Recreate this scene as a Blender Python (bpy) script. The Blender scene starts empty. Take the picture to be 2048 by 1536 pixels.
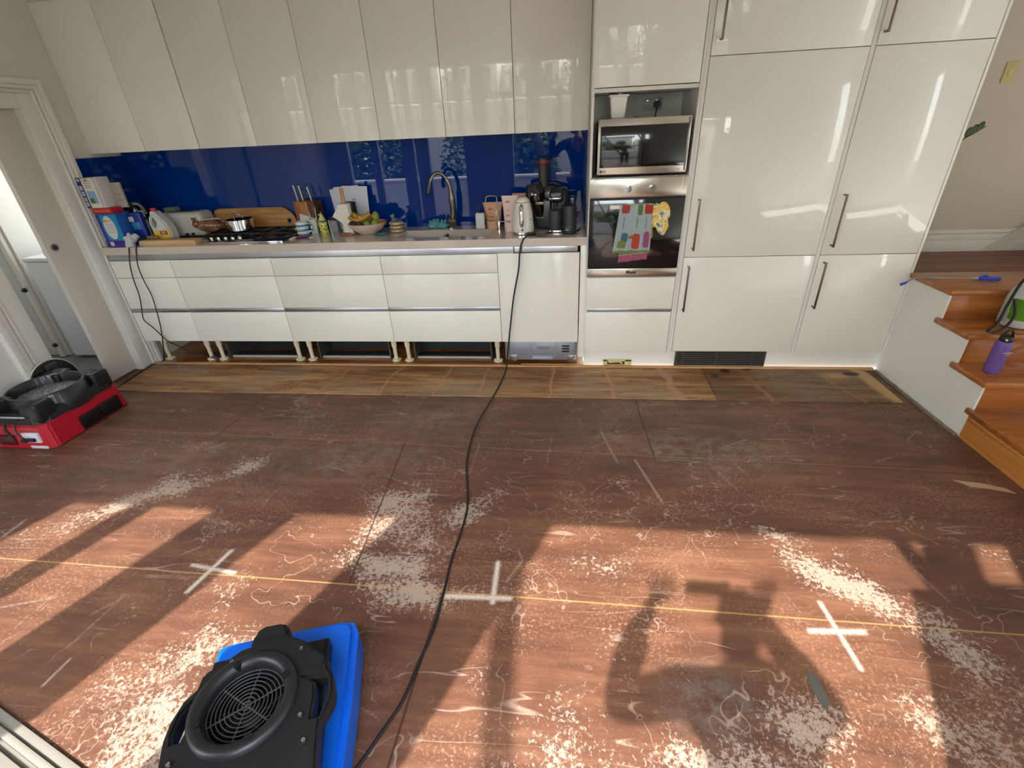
import bpy, bmesh, math, random
from mathutils import Matrix, Vector
random.seed(7)
S = bpy.context.scene
COL = S.collection
# ------------------------------------------------------------------ camera
CAM = Vector((-0.13327, -3.2355, 1.63737)); FPX = 939.1
R = [(0.99344132, 0.10566436, -0.04369661), (0.0126007, -0.48099429, -0.87663317), (-0.1136467, 0.870333, -0.47917105)]
cd = bpy.data.cameras.new('camera'); cam = bpy.data.objects.new('camera', cd); COL.objects.link(cam)
cd.sensor_width = 36; cd.lens = FPX / 2048 * 36; cd.clip_start = 0.02; cd.clip_end = 200
rx, dn, fw = [Vector(r) for r in R]
cam.matrix_world = Matrix(((rx.x, -dn.x, -fw.x, CAM.x), (rx.y, -dn.y, -fw.y, CAM.y), (rx.z, -dn.z, -fw.z, CAM.z), (0, 0, 0, 1)))
S.camera = cam
def W(px, py, ax, val):
    d = rx * ((px - 1024) / FPX) + dn * ((py - 768) / FPX) + fw
    i = 'xyz'.index(ax); t = (val - CAM[i]) / d[i]
    return CAM + d * t
# ------------------------------------------------------------------ light
w = bpy.data.worlds.new('sky'); S.world = w; w.use_nodes = True
nt = w.node_tree; nt.nodes.clear()
sk = nt.nodes.new('ShaderNodeTexSky'); sk.sky_type = 'NISHITA'; sk.sun_disc = False
sk.sun_elevation = math.radians(48.5); sk.sun_rotation = math.radians(203); sk.air_density = 1.0; sk.dust_density = 2.5; sk.ozone_density = 1.0
bg = nt.nodes.new('ShaderNodeBackground'); bg.inputs[1].default_value = 0.95
ow = nt.nodes.new('ShaderNodeOutputWorld')
mx = nt.nodes.new('ShaderNodeMix'); mx.data_type = 'RGBA'; mx.inputs[0].default_value = 0.45
mx.inputs[7].default_value = (7.6, 7.9, 7.9, 1)
nt.links.new(sk.outputs[0], mx.inputs[6]); nt.links.new(mx.outputs[2], bg.inputs[0]); nt.links.new(bg.outputs[0], ow.inputs[0])
SUND = Vector((0.567, 1.335, -1.637)).normalized()
sl = bpy.data.lights.new('sun', 'SUN'); sl.energy = 7.5; sl.angle = math.radians(0.8); sl.color = (1.0, 0.93, 0.83)
so = bpy.data.objects.new('sun', sl); COL.objects.link(so); so.rotation_euler = SUND.to_track_quat('-Z', 'Y').to_euler()
vs = S.view_settings; vs.view_transform = 'Standard'; vs.look = 'None'; vs.gamma = 1; vs.exposure = 0.55
vs.use_curve_mapping = False
# ------------------------------------------------------------------ materials
def lin(c):
    return tuple((x / 255 / 12.92 if x / 255 <= 0.04045 else ((x / 255 + 0.055) / 1.055) ** 2.4) for x in c) + (1,)
class N:
    def __init__(s, name):
        s.m = bpy.data.materials.new(name); s.m.use_nodes = True; s.t = s.m.node_tree; s.t.nodes.clear()
        s.o = s.n('OutputMaterial'); s.b = s.n('BsdfPrincipled'); s.l(s.b.outputs[0], s.o.inputs[0])
        s.c = s.n('TexCoord').outputs['Object']
    def n(s, k, **kw):
        x = s.t.nodes.new('ShaderNode' + k)
        for a, v in kw.items(): setattr(x, a, v)
        return x
    def l(s, a, b): s.t.links.new(a, b)
    def put(s, sock, v):
        if hasattr(v, 'is_output'): s.l(v, sock)
        else: sock.default_value = v
    def math(s, op, a, b=0.0, c=None, cl=False):
        x = s.n('Math', operation=op, use_clamp=cl); s.put(x.inputs[0], a); s.put(x.inputs[1], b)
        if c is not None: s.put(x.inputs[2], c)
        return x.outputs[0]
    def mp(s, loc=(0, 0, 0), rot=(0, 0, 0), sc=(1, 1, 1), src=None, typ='POINT'):
        x = s.n('Mapping', vector_type=typ); s.l(src or s.c, x.inputs[0])
        x.inputs[1].default_value = loc; x.inputs[2].default_value = rot; x.inputs[3].default_value = sc
        return x.outputs[0]
    def noise(s, sc=5, det=4, rough=0.55, src=None, dist=0.0):
        x = s.n('TexNoise'); s.l(src or s.c, x.inputs['Vector']); x.inputs['Scale'].default_value = sc
        x.inputs['Detail'].default_value = det; x.inputs['Roughness'].default_value = rough; x.inputs['Distortion'].default_value = dist
        return x.outputs[0]
    def rng(s, v, a, b, c=0.0, d=1.0, smooth=True):
        x = s.n('MapRange'); x.clamp = True
        if smooth: x.interpolation_type = 'SMOOTHSTEP'
        s.put(x.inputs[0], v); x.inputs[1].default_value = a; x.inputs[2].default_value = b; x.inputs[3].default_value = c; x.inputs[4].default_value = d
        return x.outputs[0]
    def mix(s, f, a, b):
        x = s.n('Mix', data_type='RGBA'); s.put(x.inputs[0], f); s.put(x.inputs[6], a); s.put(x.inputs[7], b)
        return x.outputs[2]
    def ramp(s, v, stops):
        x = s.n('ValToRGB'); s.l(v, x.inputs[0]); e = x.color_ramp.elements
        e[0].position = stops[0][0]; e[0].color = stops[0][1]; e[1].position = stops[1][0]; e[1].color = stops[1][1]
        for p, c in stops[2:]:
            q = e.new(p); q.color = c
        return x.outputs[0]
    def bump(s, h, st=0.2, d=0.01):
        x = s.n('Bump'); x.inputs['Strength'].default_value = st; x.inputs['Distance'].default_value = d
        s.l(h, x.inputs['Height']); s.l(x.outputs[0], s.b.inputs['Normal'])
    def fin(s, col=None, rough=None, metal=None, **kw):
        if col is not None: s.put(s.b.inputs['Base Color'], col)
        if rough is not None: s.put(s.b.inputs['Roughness'], rough)
        if metal is not None: s.put(s.b.inputs['Metallic'], metal)
        for k, v in kw.items(): s.put(s.b.inputs[k], v)
        return s.m
CACHE = {}
def mat(c, rough=0.5, metal=0.0, vary=0.06, coat=0.0, alpha=None, trans=0.0, bump=0.0, bsc=60, ior=None):
    key = (c, rough, metal, vary, coat, trans, bump, bsc, ior)
    if key in CACHE: return CACHE[key]
    n = N('plain_%d_%d_%d' % c)
    a = lin(c); f = n.noise(9, 3)
    dk = tuple(x * (1 - vary) for x in a[:3]) + (1,); lt = tuple(min(1, x * (1 + vary)) for x in a[:3]) + (1,)
    n.fin(n.mix(f, dk, lt), n.math('ADD', n.math('MULTIPLY', f, 0.06), max(0.0, rough - 0.03)), metal)
    n.b.inputs['Coat Weight'].default_value = coat; n.b.inputs['Coat Roughness'].default_value = 0.03
    n.b.inputs['Transmission Weight'].default_value = trans
    if ior: n.b.inputs['IOR'].default_value = ior
    if bump: n.bump(n.noise(bsc, 3), bump, 0.004)
    CACHE[key] = n.m
    return n.m
def wood(name, c1, c2, c3, axis='x', sc=1.0, rough=0.35, dk=0.0, coat=0.0):
    n = N(name); s = {'x': (0.6, 9, 9), 'y': (9, 0.6, 9), 'z': (9, 9, 0.6)}[axis]
    v = n.mp(sc=tuple(k * sc for k in s)); f = n.noise(1.6, 6, 0.62, v, 0.6); g = n.noise(9, 3, 0.5, v)
    f = n.math('ADD', n.math('MULTIPLY', f, 0.8), n.math('MULTIPLY', g, 0.2))
    n.fin(n.ramp(f, [(0.32, lin(c1)), (0.52, lin(c2)), (0.7, lin(c3))]), rough); n.b.inputs['Coat Weight'].default_value = coat
    n.b.inputs['Coat Roughness'].default_value = 0.08
    n.bump(f, 0.08, 0.003)
    return n.m
WHITE = mat((234, 231, 218), 0.32, coat=1.0, vary=0.015)        # gloss cabinet fronts
CARC = mat((222, 219, 210), 0.45, vary=0.02)
PAINT = mat((216, 212, 202), 0.6, vary=0.03, bump=0.05, bsc=200)
TRIMW = mat((226, 223, 214), 0.4, vary=0.02)
ALU = mat((196, 200, 208), 0.3, 1.0, vary=0.05)
STEEL = mat((190, 186, 178), 0.22, 1.0, vary=0.05)
CHROME = mat((225, 225, 225), 0.07, 1.0, vary=0.02)
BLK = mat((16, 16, 17), 0.45, vary=0.1)
BLKG = mat((8, 9, 11), 0.12, coat=1.0, vary=0.02)
BLKP = mat((26, 27, 29), 0.4, vary=0.12, bump=0.15, bsc=350)
DGREY = mat((52, 54, 58), 0.45)
CREAM = mat((214, 206, 172), 0.5)
HONEY = wood('honey_timber', (120, 66, 22), (164, 96, 38), (188, 120, 56), 'x', 1.0, 0.28, coat=0.4)
HONEYY = wood('honey_timber_side', (150, 88, 34), (196, 126, 58), (210, 146, 78), 'y', 1.0, 0.35, coat=0.2)
BOARDW = wood('acacia_board', (134, 84, 40), (186, 132, 72), (206, 158, 98), 'x', 2.0, 0.45)
PINE = wood('pine_batten', (176, 124, 78), (204, 156, 104), (220, 178, 128), 'x', 2.0, 0.6)
# ------------------------------------------------------------------ mesh helpers
def bmn(): return bmesh.new()
def merge(bm, t, M=None, mi=0):
    if M is not None: t.transform(M)
    for f in t.faces: f.material_index = mi
    me = bpy.data.meshes.new('tmp'); t.to_mesh(me); t.free(); bm.from_mesh(me); bpy.data.meshes.remove(me)
def box(bm, x0, x1, y0, y1, z0, z1, bev=0.0, seg=2, M=None, mi=0):
    t = bmesh.new(); bmesh.ops.create_cube(t, size=1)
    t.transform(Matrix.Translation(((x0 + x1) / 2, (y0 + y1) / 2, (z0 + z1) / 2)) @ Matrix.Diagonal((abs(x1 - x0), abs(y1 - y0), abs(z1 - z0), 1)))
    if bev: bmesh.ops.bevel(t, geom=t.edges[:], offset=min(bev, abs(x1 - x0) * .49, abs(y1 - y0) * .49, abs(z1 - z0) * .49), segments=seg, affect='EDGES', profile=0.5)
    merge(bm, t, M, mi); return bm
def B(*a, **k): return box(bmn(), *a, **k)
def cyl(bm, c, r, h, ax='z', r2=None, n=24, mi=0, M=None):
    t = bmesh.new(); bmesh.ops.create_cone(t, cap_ends=True, segments=n, radius1=r, radius2=r if r2 is None else r2, depth=h)
    A = {'z': Matrix(), 'x': Matrix.Rotation(math.pi / 2, 4, 'Y'), 'y': Matrix.Rotation(-math.pi / 2, 4, 'X')}[ax]
    t.transform(Matrix.Translation(c) @ A); merge(bm, t, M, mi); return bm
def lathe(bm, prof, c=(0, 0, 0), n=32, mi=0, M=None, sx=1.0, sy=1.0, cap=True):
    t = bmesh.new(); rings = []
    for r, z in prof:
        if r < 1e-5: rings.append([t.verts.new((0, 0, z))])
        else: rings.append([t.verts.new((r * sx * math.cos(2 * math.pi * i / n), r * sy * math.sin(2 * math.pi * i / n), z)) for i in range(n)])
    for a, b in zip(rings, rings[1:]):
        for i in range(n):
            j = (i + 1) % n
            if len(a) == 1 and len(b) > 1: t.faces.new((a[0], b[j], b[i]))
            elif len(b) == 1 and len(a) > 1: t.faces.new((a[i], a[j], b[0]))
            elif len(a) > 1: t.faces.new((a[i], a[j], b[j], b[i]))
    for rr, fl in ((rings[0], True), (rings[-1], False)):
        if cap and len(rr) > 2: t.faces.new(rr[::-1] if fl else rr)
    bmesh.ops.recalc_face_normals(t, faces=t.faces[:])
    t.transform(Matrix.Translation(c)); merge(bm, t, M, mi); return bm
def smoothpts(p, k=4):
    p = [Vector(q) for q in p]; out = []
    for i in range(len(p) - 1):
        a = p[max(i - 1, 0)]; b = p[i]; c = p[i + 1]; d = p[min(i + 2, len(p) - 1)]
        for j in range(k):
            t = j / k
            out.append(0.5 * ((2 * b) + (c - a) * t + (2 * a - 5 * b + 4 * c - d) * t * t + (3 * b - a - 3 * c + d) * t ** 3))
    out.append(p[-1]); return out
def tube(bm, pts, r, n=8, closed=False, mi=0, sm=0, M=None, flat=1.0):
    pts = smoothpts(pts, sm) if sm else [Vector(p) for p in pts]
    t = bmesh.new(); rings = []; L = len(pts); up = Vector((0, 0, 1)); prev = None
    for i, p in enumerate(pts):
        a = pts[(i - 1) % L] if (closed or i > 0) else p; b = pts[(i + 1) % L] if (closed or i < L - 1) else p
        d = (b - a).normalized() if (b - a).length > 1e-9 else Vector((0, 0, 1))
        if prev is None: prev = up if abs(d.dot(up)) < 0.9 else Vector((1, 0, 0))
        s = d.cross(prev); s = s.normalized() if s.length > 1e-6 else d.orthogonal().normalized()
        q = s.cross(d).normalized(); prev = q
        rr = r[i * (len(r) - 1) // max(1, L - 1)] if isinstance(r, (list, tuple)) else r
        rings.append([t.verts.new(p + (s * math.cos(2 * math.pi * k / n) + q * flat * math.sin(2 * math.pi * k / n)) * rr) for k in range(n)])
    for i in range(L if closed else L - 1):
        a = rings[i]; b = rings[(i + 1) % L]
        for k in range(n): t.faces.new((a[k], a[(k + 1) % n], b[(k + 1) % n], b[k]))
    if not closed: t.faces.new(rings[0][::-1]); t.faces.new(rings[-1])
    bmesh.ops.recalc_face_normals(t, faces=t.faces[:]); merge(bm, t, M, mi); return bm
def plate(bm, outer, holes=(), z0=0.0, z1=0.01, M=None, bev=0.0, mi=0):
    t = bmesh.new(); ed = []
    for lp in [outer] + list(holes):
        vs_ = [t.verts.new((x, y, z0)) for x, y in lp]
        ed += [t.edges.new((vs_[i], vs_[(i + 1) % len(vs_)])) for i in range(len(vs_))]
    bmesh.ops.triangle_fill(t, edges=ed, use_beauty=True, normal=(0, 0, 1))
    g = bmesh.ops.extrude_face_region(t, geom=t.faces[:])
    bmesh.ops.translate(t, vec=(0, 0, z1 - z0), verts=[v for v in g['geom'] if isinstance(v, bmesh.types.BMVert)])
    bmesh.ops.recalc_face_normals(t, faces=t.faces[:])
    if bev:
        e = [e for e in t.edges if len(e.link_faces) == 2 and abs(e.verts[0].co.z - z1) < 1e-6 and abs(e.verts[1].co.z - z1) < 1e-6 and e.calc_face_angle() > 0.8]
        bmesh.ops.bevel(t, geom=e, offset=bev, segments=2, affect='EDGES')
    merge(bm, t, M, mi); return bm
def circ(cx, cy, r, n=32, a0=0.0): return [(cx + r * math.cos(a0 + 2 * math.pi * i / n), cy + r * math.sin(a0 + 2 * math.pi * i / n)) for i in range(n)]
def ball(bm, c, r, n=16, M=None, mi=0, nz=0.0):
    t = bmesh.new(); bmesh.ops.create_uvsphere(t, u_segments=n, v_segments=max(6, n * 2 // 3), radius=1)
    r = (r, r, r) if not isinstance(r, tuple) else r
    for v in t.verts:
        k = 1 + nz * (math.sin(v.co.x * 5.1 + 1) * math.cos(v.co.y * 4.3) + math.sin(v.co.z * 6.7 + v.co.x * 3))
        v.co = Vector((v.co.x * r[0], v.co.y * r[1], v.co.z * r[2])) * k + Vector(c)
    merge(bm, t, M, mi); return bm
def obj(name, bm, mats, parent=None, world=False, sharp=35, label=None):
    me = bpy.data.meshes.new(name)
    root = parent
    while root is not None and root.parent is not None: root = root.parent
    if world and root is not None: bm.transform(root.matrix_basis.inverted())
    bm.to_mesh(me); bm.free()
    for m in (mats if isinstance(mats, (list, tuple)) else [mats]): me.materials.append(m)
    for p in me.polygons: p.use_smooth = True
    me.set_sharp_from_angle(angle=math.radians(sharp))
    o = bpy.data.objects.new(name, me); COL.objects.link(o)
    if parent is not None: o.parent = parent
    if label: o['label'] = label
    return o
def thing(name, label, cat, loc=(0, 0, 0), rz=0.0, group=None, M=None):
    o = bpy.data.objects.new(name, None); COL.objects.link(o); o.empty_display_size = 0.1
    o.matrix_basis = M if M is not None else Matrix.Translation(loc) @ Matrix.Rotation(rz, 4, 'Z')
    o['label'] = label; o['category'] = cat
    if group: o['group'] = group
    return o
def tag(o, label, cat, group=None):
    o['label'] = label; o['category'] = cat
    if group: o['group'] = group
    return o
def struct(name, bm, m, label=None):
    o = obj(name, bm, m); o['kind'] = 'structure'
    if label: o['label'] = label
    return o
def text(name, s, size, M, m, parent, world=False, ext=0.0004, align='CENTER', bold=0.0):
    c = bpy.data.curves.new('txt', 'FONT'); c.body = s; c.size = size; c.extrude = ext; c.align_x = align; c.align_y = 'CENTER'; c.offset = bold; c.resolution_u = 2
    o = bpy.data.objects.new('txt', c); COL.objects.link(o); bpy.context.view_layer.update()
    me = bpy.data.meshes.new_from_object(o.evaluated_get(bpy.context.evaluated_depsgraph_get()))
    bpy.data.objects.remove(o); t = bmesh.new(); t.from_mesh(me); t.transform(M)
    return obj(name, t, m, parent, world)
RX90 = Matrix.Rotation(math.pi / 2, 4, 'X')     # text upright facing -Y
def TM(x, y, z, rz=0.0): return Matrix.Translation((x, y, z)) @ Matrix.Rotation(rz, 4, 'Z') @ RX90
ZT = 0.979; YB = 0.53; XL = -3.63
# ------------------------------------------------------------------ floor
def blobmask(n, blobs, nz, amt=0.5, lo=0.45, hi=0.55):
    acc = None
    for (x, y, rx_, ry_, rot, st) in blobs:
        v = n.mp(loc=(x, y, 0), rot=(0, 0, rot), sc=(rx_, ry_, 1.0), typ='TEXTURE')
        ln = n.n('VectorMath', operation='LENGTH'); n.l(v, ln.inputs[0])
        f = n.rng(ln.outputs['Value'], 0.0, 1.9, st, 0.0, smooth=False)
        acc = f if acc is None else n.math('MAXIMUM', acc, f)
    return acc
n = N('brown_particleboard')
AT = n.n('Attribute'); AT.attribute_name = 'marks'; ATS = n.n('SeparateColor'); n.l(AT.outputs['Color'], ATS.inputs[0])
big = n.noise(1.6, 6, 0.7, n.mp(sc=(0.7, 1.3, 1))); fine = n.noise(150, 3, 0.7); mid = n.noise(14, 6, 0.7); stretch = n.noise(5, 7, 0.72, n.mp(sc=(0.35, 3, 1)))
col = n.ramp(n.math('ADD', n.math('MULTIPLY', big, 0.5), n.math('MULTIPLY', stretch, 0.5)), [(0.36, lin((66, 42, 31))), (0.5, lin((98, 64, 47))), (0.62, lin((126, 88, 66)))])
col = n.mix(n.rng(fine, 0.42, 0.7, 0.0, 0.35), col, lin((84, 52, 40)))
col = n.mix(n.rng(fine, 0.56, 0.72, 0.0, 0.5), col, lin((150, 108, 86)))
# green grey film
FILM = [(0.62, -1.02, .4, .16, 0, .9), (-1.35, -1.2, .5, .16, .3, .7), (-1.0, -0.75, .3, .2, 0, .55), (-2.3, -1.2, .6, .2, .4, .5), (0.1, -0.9, .3, .2, 0, .4), (0.35, -2.35, .12, .1, 0, .7), (0.3, -0.6, .5, .1, 0, .5)]
gm = ATS.outputs[2]
gm = n.math('MULTIPLY', gm, n.rng(mid, 0.38, 0.66), cl=True)
col = n.mix(n.math('MULTIPLY', gm, 0.6), col, lin((134, 136, 124)))
# worn dark zones
dm = n.rng(n.noise(2.2, 5, 0.7, n.mp(sc=(0.5, 1.8, 1), loc=(3, 5, 0))), 0.5, 0.72)
col = n.mix(n.math('MULTIPLY', dm, 0.45), col, lin((74, 44, 34)))
# white residue
bl = [(-.95, -1.62, .25, .22, .7, .95), (-.75, -2.02, .3, .1, 0, 1.0), (-2.35, -1.55, .5, .13, .68, .9), (-2.0, -1.35, .3, .1, .8, .8), (-.78, -1.78, .42, .3, .3, .62), (-2.25, -1.5, .6, .2, .7, .62), (-1.45, -2.5, .45, .3, .5, .62), (.55, -2.5, .6, .2, 0, .6), (-.86, -1.9, .33, .13, -.1, .95), (-.62, -1.55, .22, .16, .5, .8), (-.9, -1.72, .25, .2, .6, .7), (-.66, -2.0, .4, .06, 0, .8), (-2.15, -1.45, .42, .12, .75, .8), (-2.45, -1.62, .3, .13, .6, .8),
      (-1.5, -2.35, .3, .14, .45, .85), (-1.35, -2.62, .3, .2, .4, .9), (-1.62, -2.1, .35, .13, .3, .6), (.05, -1.85, .2, .13, .2, .7), (.95, -1.85, .42, .1, -.75, .95), (1.2, -2.1, .35, .14, -.75, .85),
      (.8, -1.63, .25, .07, -.3, .8), (.42, -2.56, .4, .14, 0, .95), (.62, -2.42, .25, .13, .3, .8), (-.2, -2.52, .45, .2, 0, .62), (1.15, -2.4, .3, .16, 0, .8), (.05, -2.2, .2, .2, 0, .5), (.12, -1.3, .22, .07, -.4, .55),
      (-2.55, -1.2, .35, .06, .5, .6), (-.95, -2.6, .2, .25, 0, .5), (-1.75, -1.75, .5, .12, .2, .5), (1.0, -1.15, .25, .04, 0, .3), (1.55, -1.6, .4, .1, -.7, .5), (.3, -1.75, .3, .1, 0, .45)]
wm = ATS.outputs[0]
gr = n.noise(58, 6, 0.78, dist=0.4)
g2 = n.rng(gr, .3, .7, smooth=False)
wv = n.math('ADD', n.math('MULTIPLY', wm, 0.52), n.math('ADD', n.math('MULTIPLY', g2, 0.5), n.math('MULTIPLY', n.math('SUBTRACT', n.noise(4.5, 4, 0.6), .5), 0.7)))
wmask = n.rng(wv, 0.585, 0.67)
wfine = n.rng(n.noise(170, 3, .8), .3, .62, .35, .8)
col = n.mix(n.math('MULTIPLY', wmask, wfine), col, lin((186, 170, 154)))
spk = n.math('MULTIPLY', n.rng(n.noise(85, 5, .75), .53, .6), n.rng(n.noise(1.9, 4, .6, n.mp(loc=(1, 8, 0))), .42, .62))
col = n.mix(n.math('MULTIPLY', spk, .45), col, lin((176, 140, 114)))
# hair lines of old glue
for sc_, th, s_, rot in ((3.2, .006, (1, 1, 1), 0), (5.5, .008, (1, 1, 1), 1.0), (2.0, .006, (.25, 2.4, 1), .5), (2.2, .005, (.25, 2.0, 1), 1.9)):
    q = n.noise(sc_, 3, 0.6, n.mp(rot=(0, 0, rot), sc=s_, loc=(sc_, 2, 0)), 0.3)
    hl = n.rng(n.math('ABSOLUTE', n.math('SUBTRACT', q, 0.5)), th, 0.0)
    gate = n.rng(n.noise(2.6, 2, 0.5, n.mp(loc=(rot * 7, sc_, 1))), 0.54, 0.62)
    col = n.mix(n.math('MULTIPLY', n.math('MULTIPLY', hl, gate), 0.4), col, lin((190, 172, 156)))
# straight scrapes and marked crosses: capsules from p to q
def capsule(x0, y0, x1, y1, wd, st):
    cx, cy = (x0 + x1) / 2, (y0 + y1) / 2; L = math.hypot(x1 - x0, y1 - y0) / 2; a = math.atan2(y1 - y0, x1 - x0)
    v = n.mp(loc=(cx, cy, 0), rot=(0, 0, a), sc=(1, 1, 1), typ='TEXTURE'); sp = n.n('SeparateXYZ'); n.l(v, sp.inputs[0])
    dx = n.math('MAXIMUM', n.math('SUBTRACT', n.math('ABSOLUTE', sp.outputs[0]), L), 0.0)
    dd = n.math('SQRT', n.math('ADD', n.math('MULTIPLY', dx, dx), n.math('MULTIPLY', sp.outputs[1], sp.outputs[1])))
    return n.rng(dd, 0.0, wd, st, 0.0)
acc = None
caps = []
def pc(ax, ay, bx_, by_, wd, st):
    a = W(ax, ay, 'z', 0); b = W(bx_, by_, 'z', 0); caps.append((a.x, a.y, b.x, b.y, wd * .85, st * .9))
for c in [(985, 1205, 996, 1125, .028, 1.2), (890, 1192, 1020, 1197, .03, 1.2), (1640, 1205, 1722, 1338, .024, 1.1), (1620, 1262, 1728, 1264, .03, 1.1), (375, 1183, 462, 1102, .028, 1.2), (385, 1130, 468, 1146, .026, 1.1),
          (0, 1078, 50, 1040, .03, .7), (140, 1290, 250, 1190, .02, .6), (85, 1372, 140, 1318, .016, .9), (0, 1215, 110, 1195, .02, .6), (30, 1255, 150, 1155, .012, .6), (180, 1230, 255, 1190, .018, .6), (960, 885, 940, 945, .016, .6), (1105, 870, 1092, 935, .014, .6),
          (1200, 860, 1235, 925, .02, .7), (1270, 920, 1325, 1005, .02, .8), (1180, 895, 1245, 872, .014, .6), (870, 885, 915, 905, .014, .6), (1415, 925, 1480, 985, .016, .6), (1500, 930, 1560, 950, .014, .5), (770, 950, 830, 975, .012, .7),
          (410, 900, 455, 885, .03, .6), (500, 870, 600, 880, .012, .5), (560, 1040, 300, 1205, .012, .5), (1020, 870, 1010, 900, .012, .5), (1310, 1000, 1350, 1040, .012, .5), (700, 1400, 760, 1440, .014, .6), (1640, 1380, 1655, 1420, .02, .4)]: pc(*c)
acc = ATS.outputs[1]
sm_ = n.rng(n.math('ADD', acc, n.math('MULTIPLY', n.math('SUBTRACT', n.noise(110, 5, 0.8), .5), 1.1)), 0.25, 1.15)
col = n.mix(n.math('MULTIPLY', sm_, 0.85), col, lin((214, 204, 190)))
# dark tape scrap and board joints
def seam(y0, slope, wd, colr, st, src_col, x0=-9, x1=9):
    sp = n.n('SeparateXYZ'); n.l(n.c, sp.inputs[0])
    d = n.math('ABSOLUTE', n.math('SUBTRACT', sp.outputs[1], n.math('ADD', n.math('MULTIPLY', sp.outputs[0], slope), y0)))
    return n.mix(n.rng(d, wd, wd * 0.4, 0, st), src_col, colr)
col = seam(-2.02, -0.012, 0.0042, lin((190, 150, 92)), .6, col)
col = seam(-1.06, -0.035, 0.004, lin((160, 118, 80)), .55, col)
def vseam(pts, wd, colr, st, src_col):
    f = None
    g = None
    for (x0, y0, x1, y1) in pts:
        q = capsule(x0, y0, x1, y1, wd, 1.0); g = q if g is None else n.math('MAXIMUM', g, q)
    return n.mix(n.math('MULTIPLY', n.rng(g, 0.3, 0.8), st), src_col, colr)
col = vseam([(-1.09, -1.02, -1.02, -2.0), (.33, -.47, .36, -1.1), (-.62, -2.04, -.66, -3.2), (-2.3, -.47, -2.33, -1.0)], .009, lin((46, 28, 22)), .8, col)
rgh = n.math('ADD', n.math('MULTIPLY', mid, 0.25), 0.42)
n.fin(col, rgh); n.bump(n.math('ADD', n.math('MULTIPLY', wmask, 0.4), n.math('MULTIPLY', gr, 0.4)), 0.25, 0.004)
FLOOR = n.m
import numpy as np
def marked_floor(x0, x1, y0, y1, st):
    nx = int((x1 - x0) / st) + 1; ny = int((y1 - y0) / st) + 1
    X, Y = np.meshgrid(np.linspace(x0, x1, nx), np.linspace(y0, y1, ny)); X = X.ravel(); Y = Y.ravel()
    def ell(bs):
        m = np.zeros_like(X)
        for cx, cy, a, b, ro, sv in bs:
            u = (X - cx) * math.cos(ro) + (Y - cy) * math.sin(ro); v = -(X - cx) * math.sin(ro) + (Y - cy) * math.cos(ro)
            m = np.maximum(m, sv * np.clip(1 - np.sqrt((u / a) ** 2 + (v / b) ** 2) / 1.9, 0, 1))
        return m
    def cap(cs):
        m = np.zeros_like(X)
        for ax, ay, bx_, by_, wd, sv in cs:
            L2 = (bx_ - ax) ** 2 + (by_ - ay) ** 2; t = np.clip(((X - ax) * (bx_ - ax) + (Y - ay) * (by_ - ay)) / L2, 0, 1)
            d = np.hypot(X - ax - t * (bx_ - ax), Y - ay - t * (by_ - ay)); m = np.maximum(m, sv * np.clip(1 - d / wd, 0, 1))
        return m
    col4 = np.stack([ell(bl), np.clip(cap(caps), 0, 2), ell(FILM), np.ones_like(X)], 1).astype(np.float32)
    co = np.zeros((nx * ny + 8, 3), np.float32); co[:nx * ny, 0] = X; co[:nx * ny, 1] = Y
    I = (np.arange(ny - 1)[:, None] * nx + np.arange(nx - 1)[None, :]).ravel()
    F = np.stack([I, I + 1, I + nx + 1, I + nx], 1)
    b8 = [(x0, y0, -.001), (x1, y0, -.001), (x1, y1, -.001), (x0, y1, -.001), (x0, y0, -.03), (x1, y0, -.03), (x1, y1, -.03), (x0, y1, -.03)]; o8 = nx * ny; co[o8:] = b8
    F = np.vstack([F, np.array([[4, 7, 6, 5], [0, 4, 5, 1], [1, 5, 6, 2], [2, 6, 7, 3], [3, 7, 4, 0]]) + o8])
    me = bpy.data.meshes.new('floor'); me.vertices.add(len(co)); me.vertices.foreach_set('co', co.ravel()); me.loops.add(F.size); me.loops.foreach_set('vertex_index', F.ravel().astype(np.int32))
    me.polygons.add(len(F)); me.polygons.foreach_set('loop_start', (np.arange(len(F)) * 4).astype(np.int32)); me.update(calc_edges=True)
    at = me.attributes.new('marks', 'FLOAT_COLOR', 'POINT'); col4 = np.vstack([col4, np.zeros((8, 4), np.float32)]); at.data.foreach_set('color', col4.ravel())
    me.materials.append(FLOOR); o = bpy.data.objects.new('floor', me); COL.objects.link(o); o['kind'] = 'structure'
random.seed(3)
for k in range(70):      # many faint short scrapes
    x = random.uniform(-2.8, 2.0); y = random.uniform(-2.8, -.6); a = random.choice((random.gauss(1.9, .3), random.gauss(.8, .3), random.uniform(0, 3.1))); L = random.uniform(.03, .16)
    caps.append((x, y, x + L * math.cos(a), y + L * math.sin(a), random.uniform(.008, .02), random.uniform(.3, .6)))
marked_floor(-3.75, 2.3, -3.2, 0.02, .008)
random.seed(7)
# floorboards under the cabinets
n = N('varnished_floorboards'); v = n.mp(sc=(0.5, 5, 1)); f = n.noise(2.4, 6, 0.65, v, 0.5)
col = n.ramp(f, [(0.3, lin((92, 46, 12))), (0.5, lin((138, 78, 26))), (0.7, lin((170, 104, 48)))])
rr = n.rng(n.noise(1.7, 2), 0.4, 0.6, 0.1, 0.3); n.fin(col, rr); n.b.inputs['Coat Weight'].default_value = 0.6
struct('floor', B(-3.75, 0.0, 0.02, 0.6, -0.03, 0.003), n.m)
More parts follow.
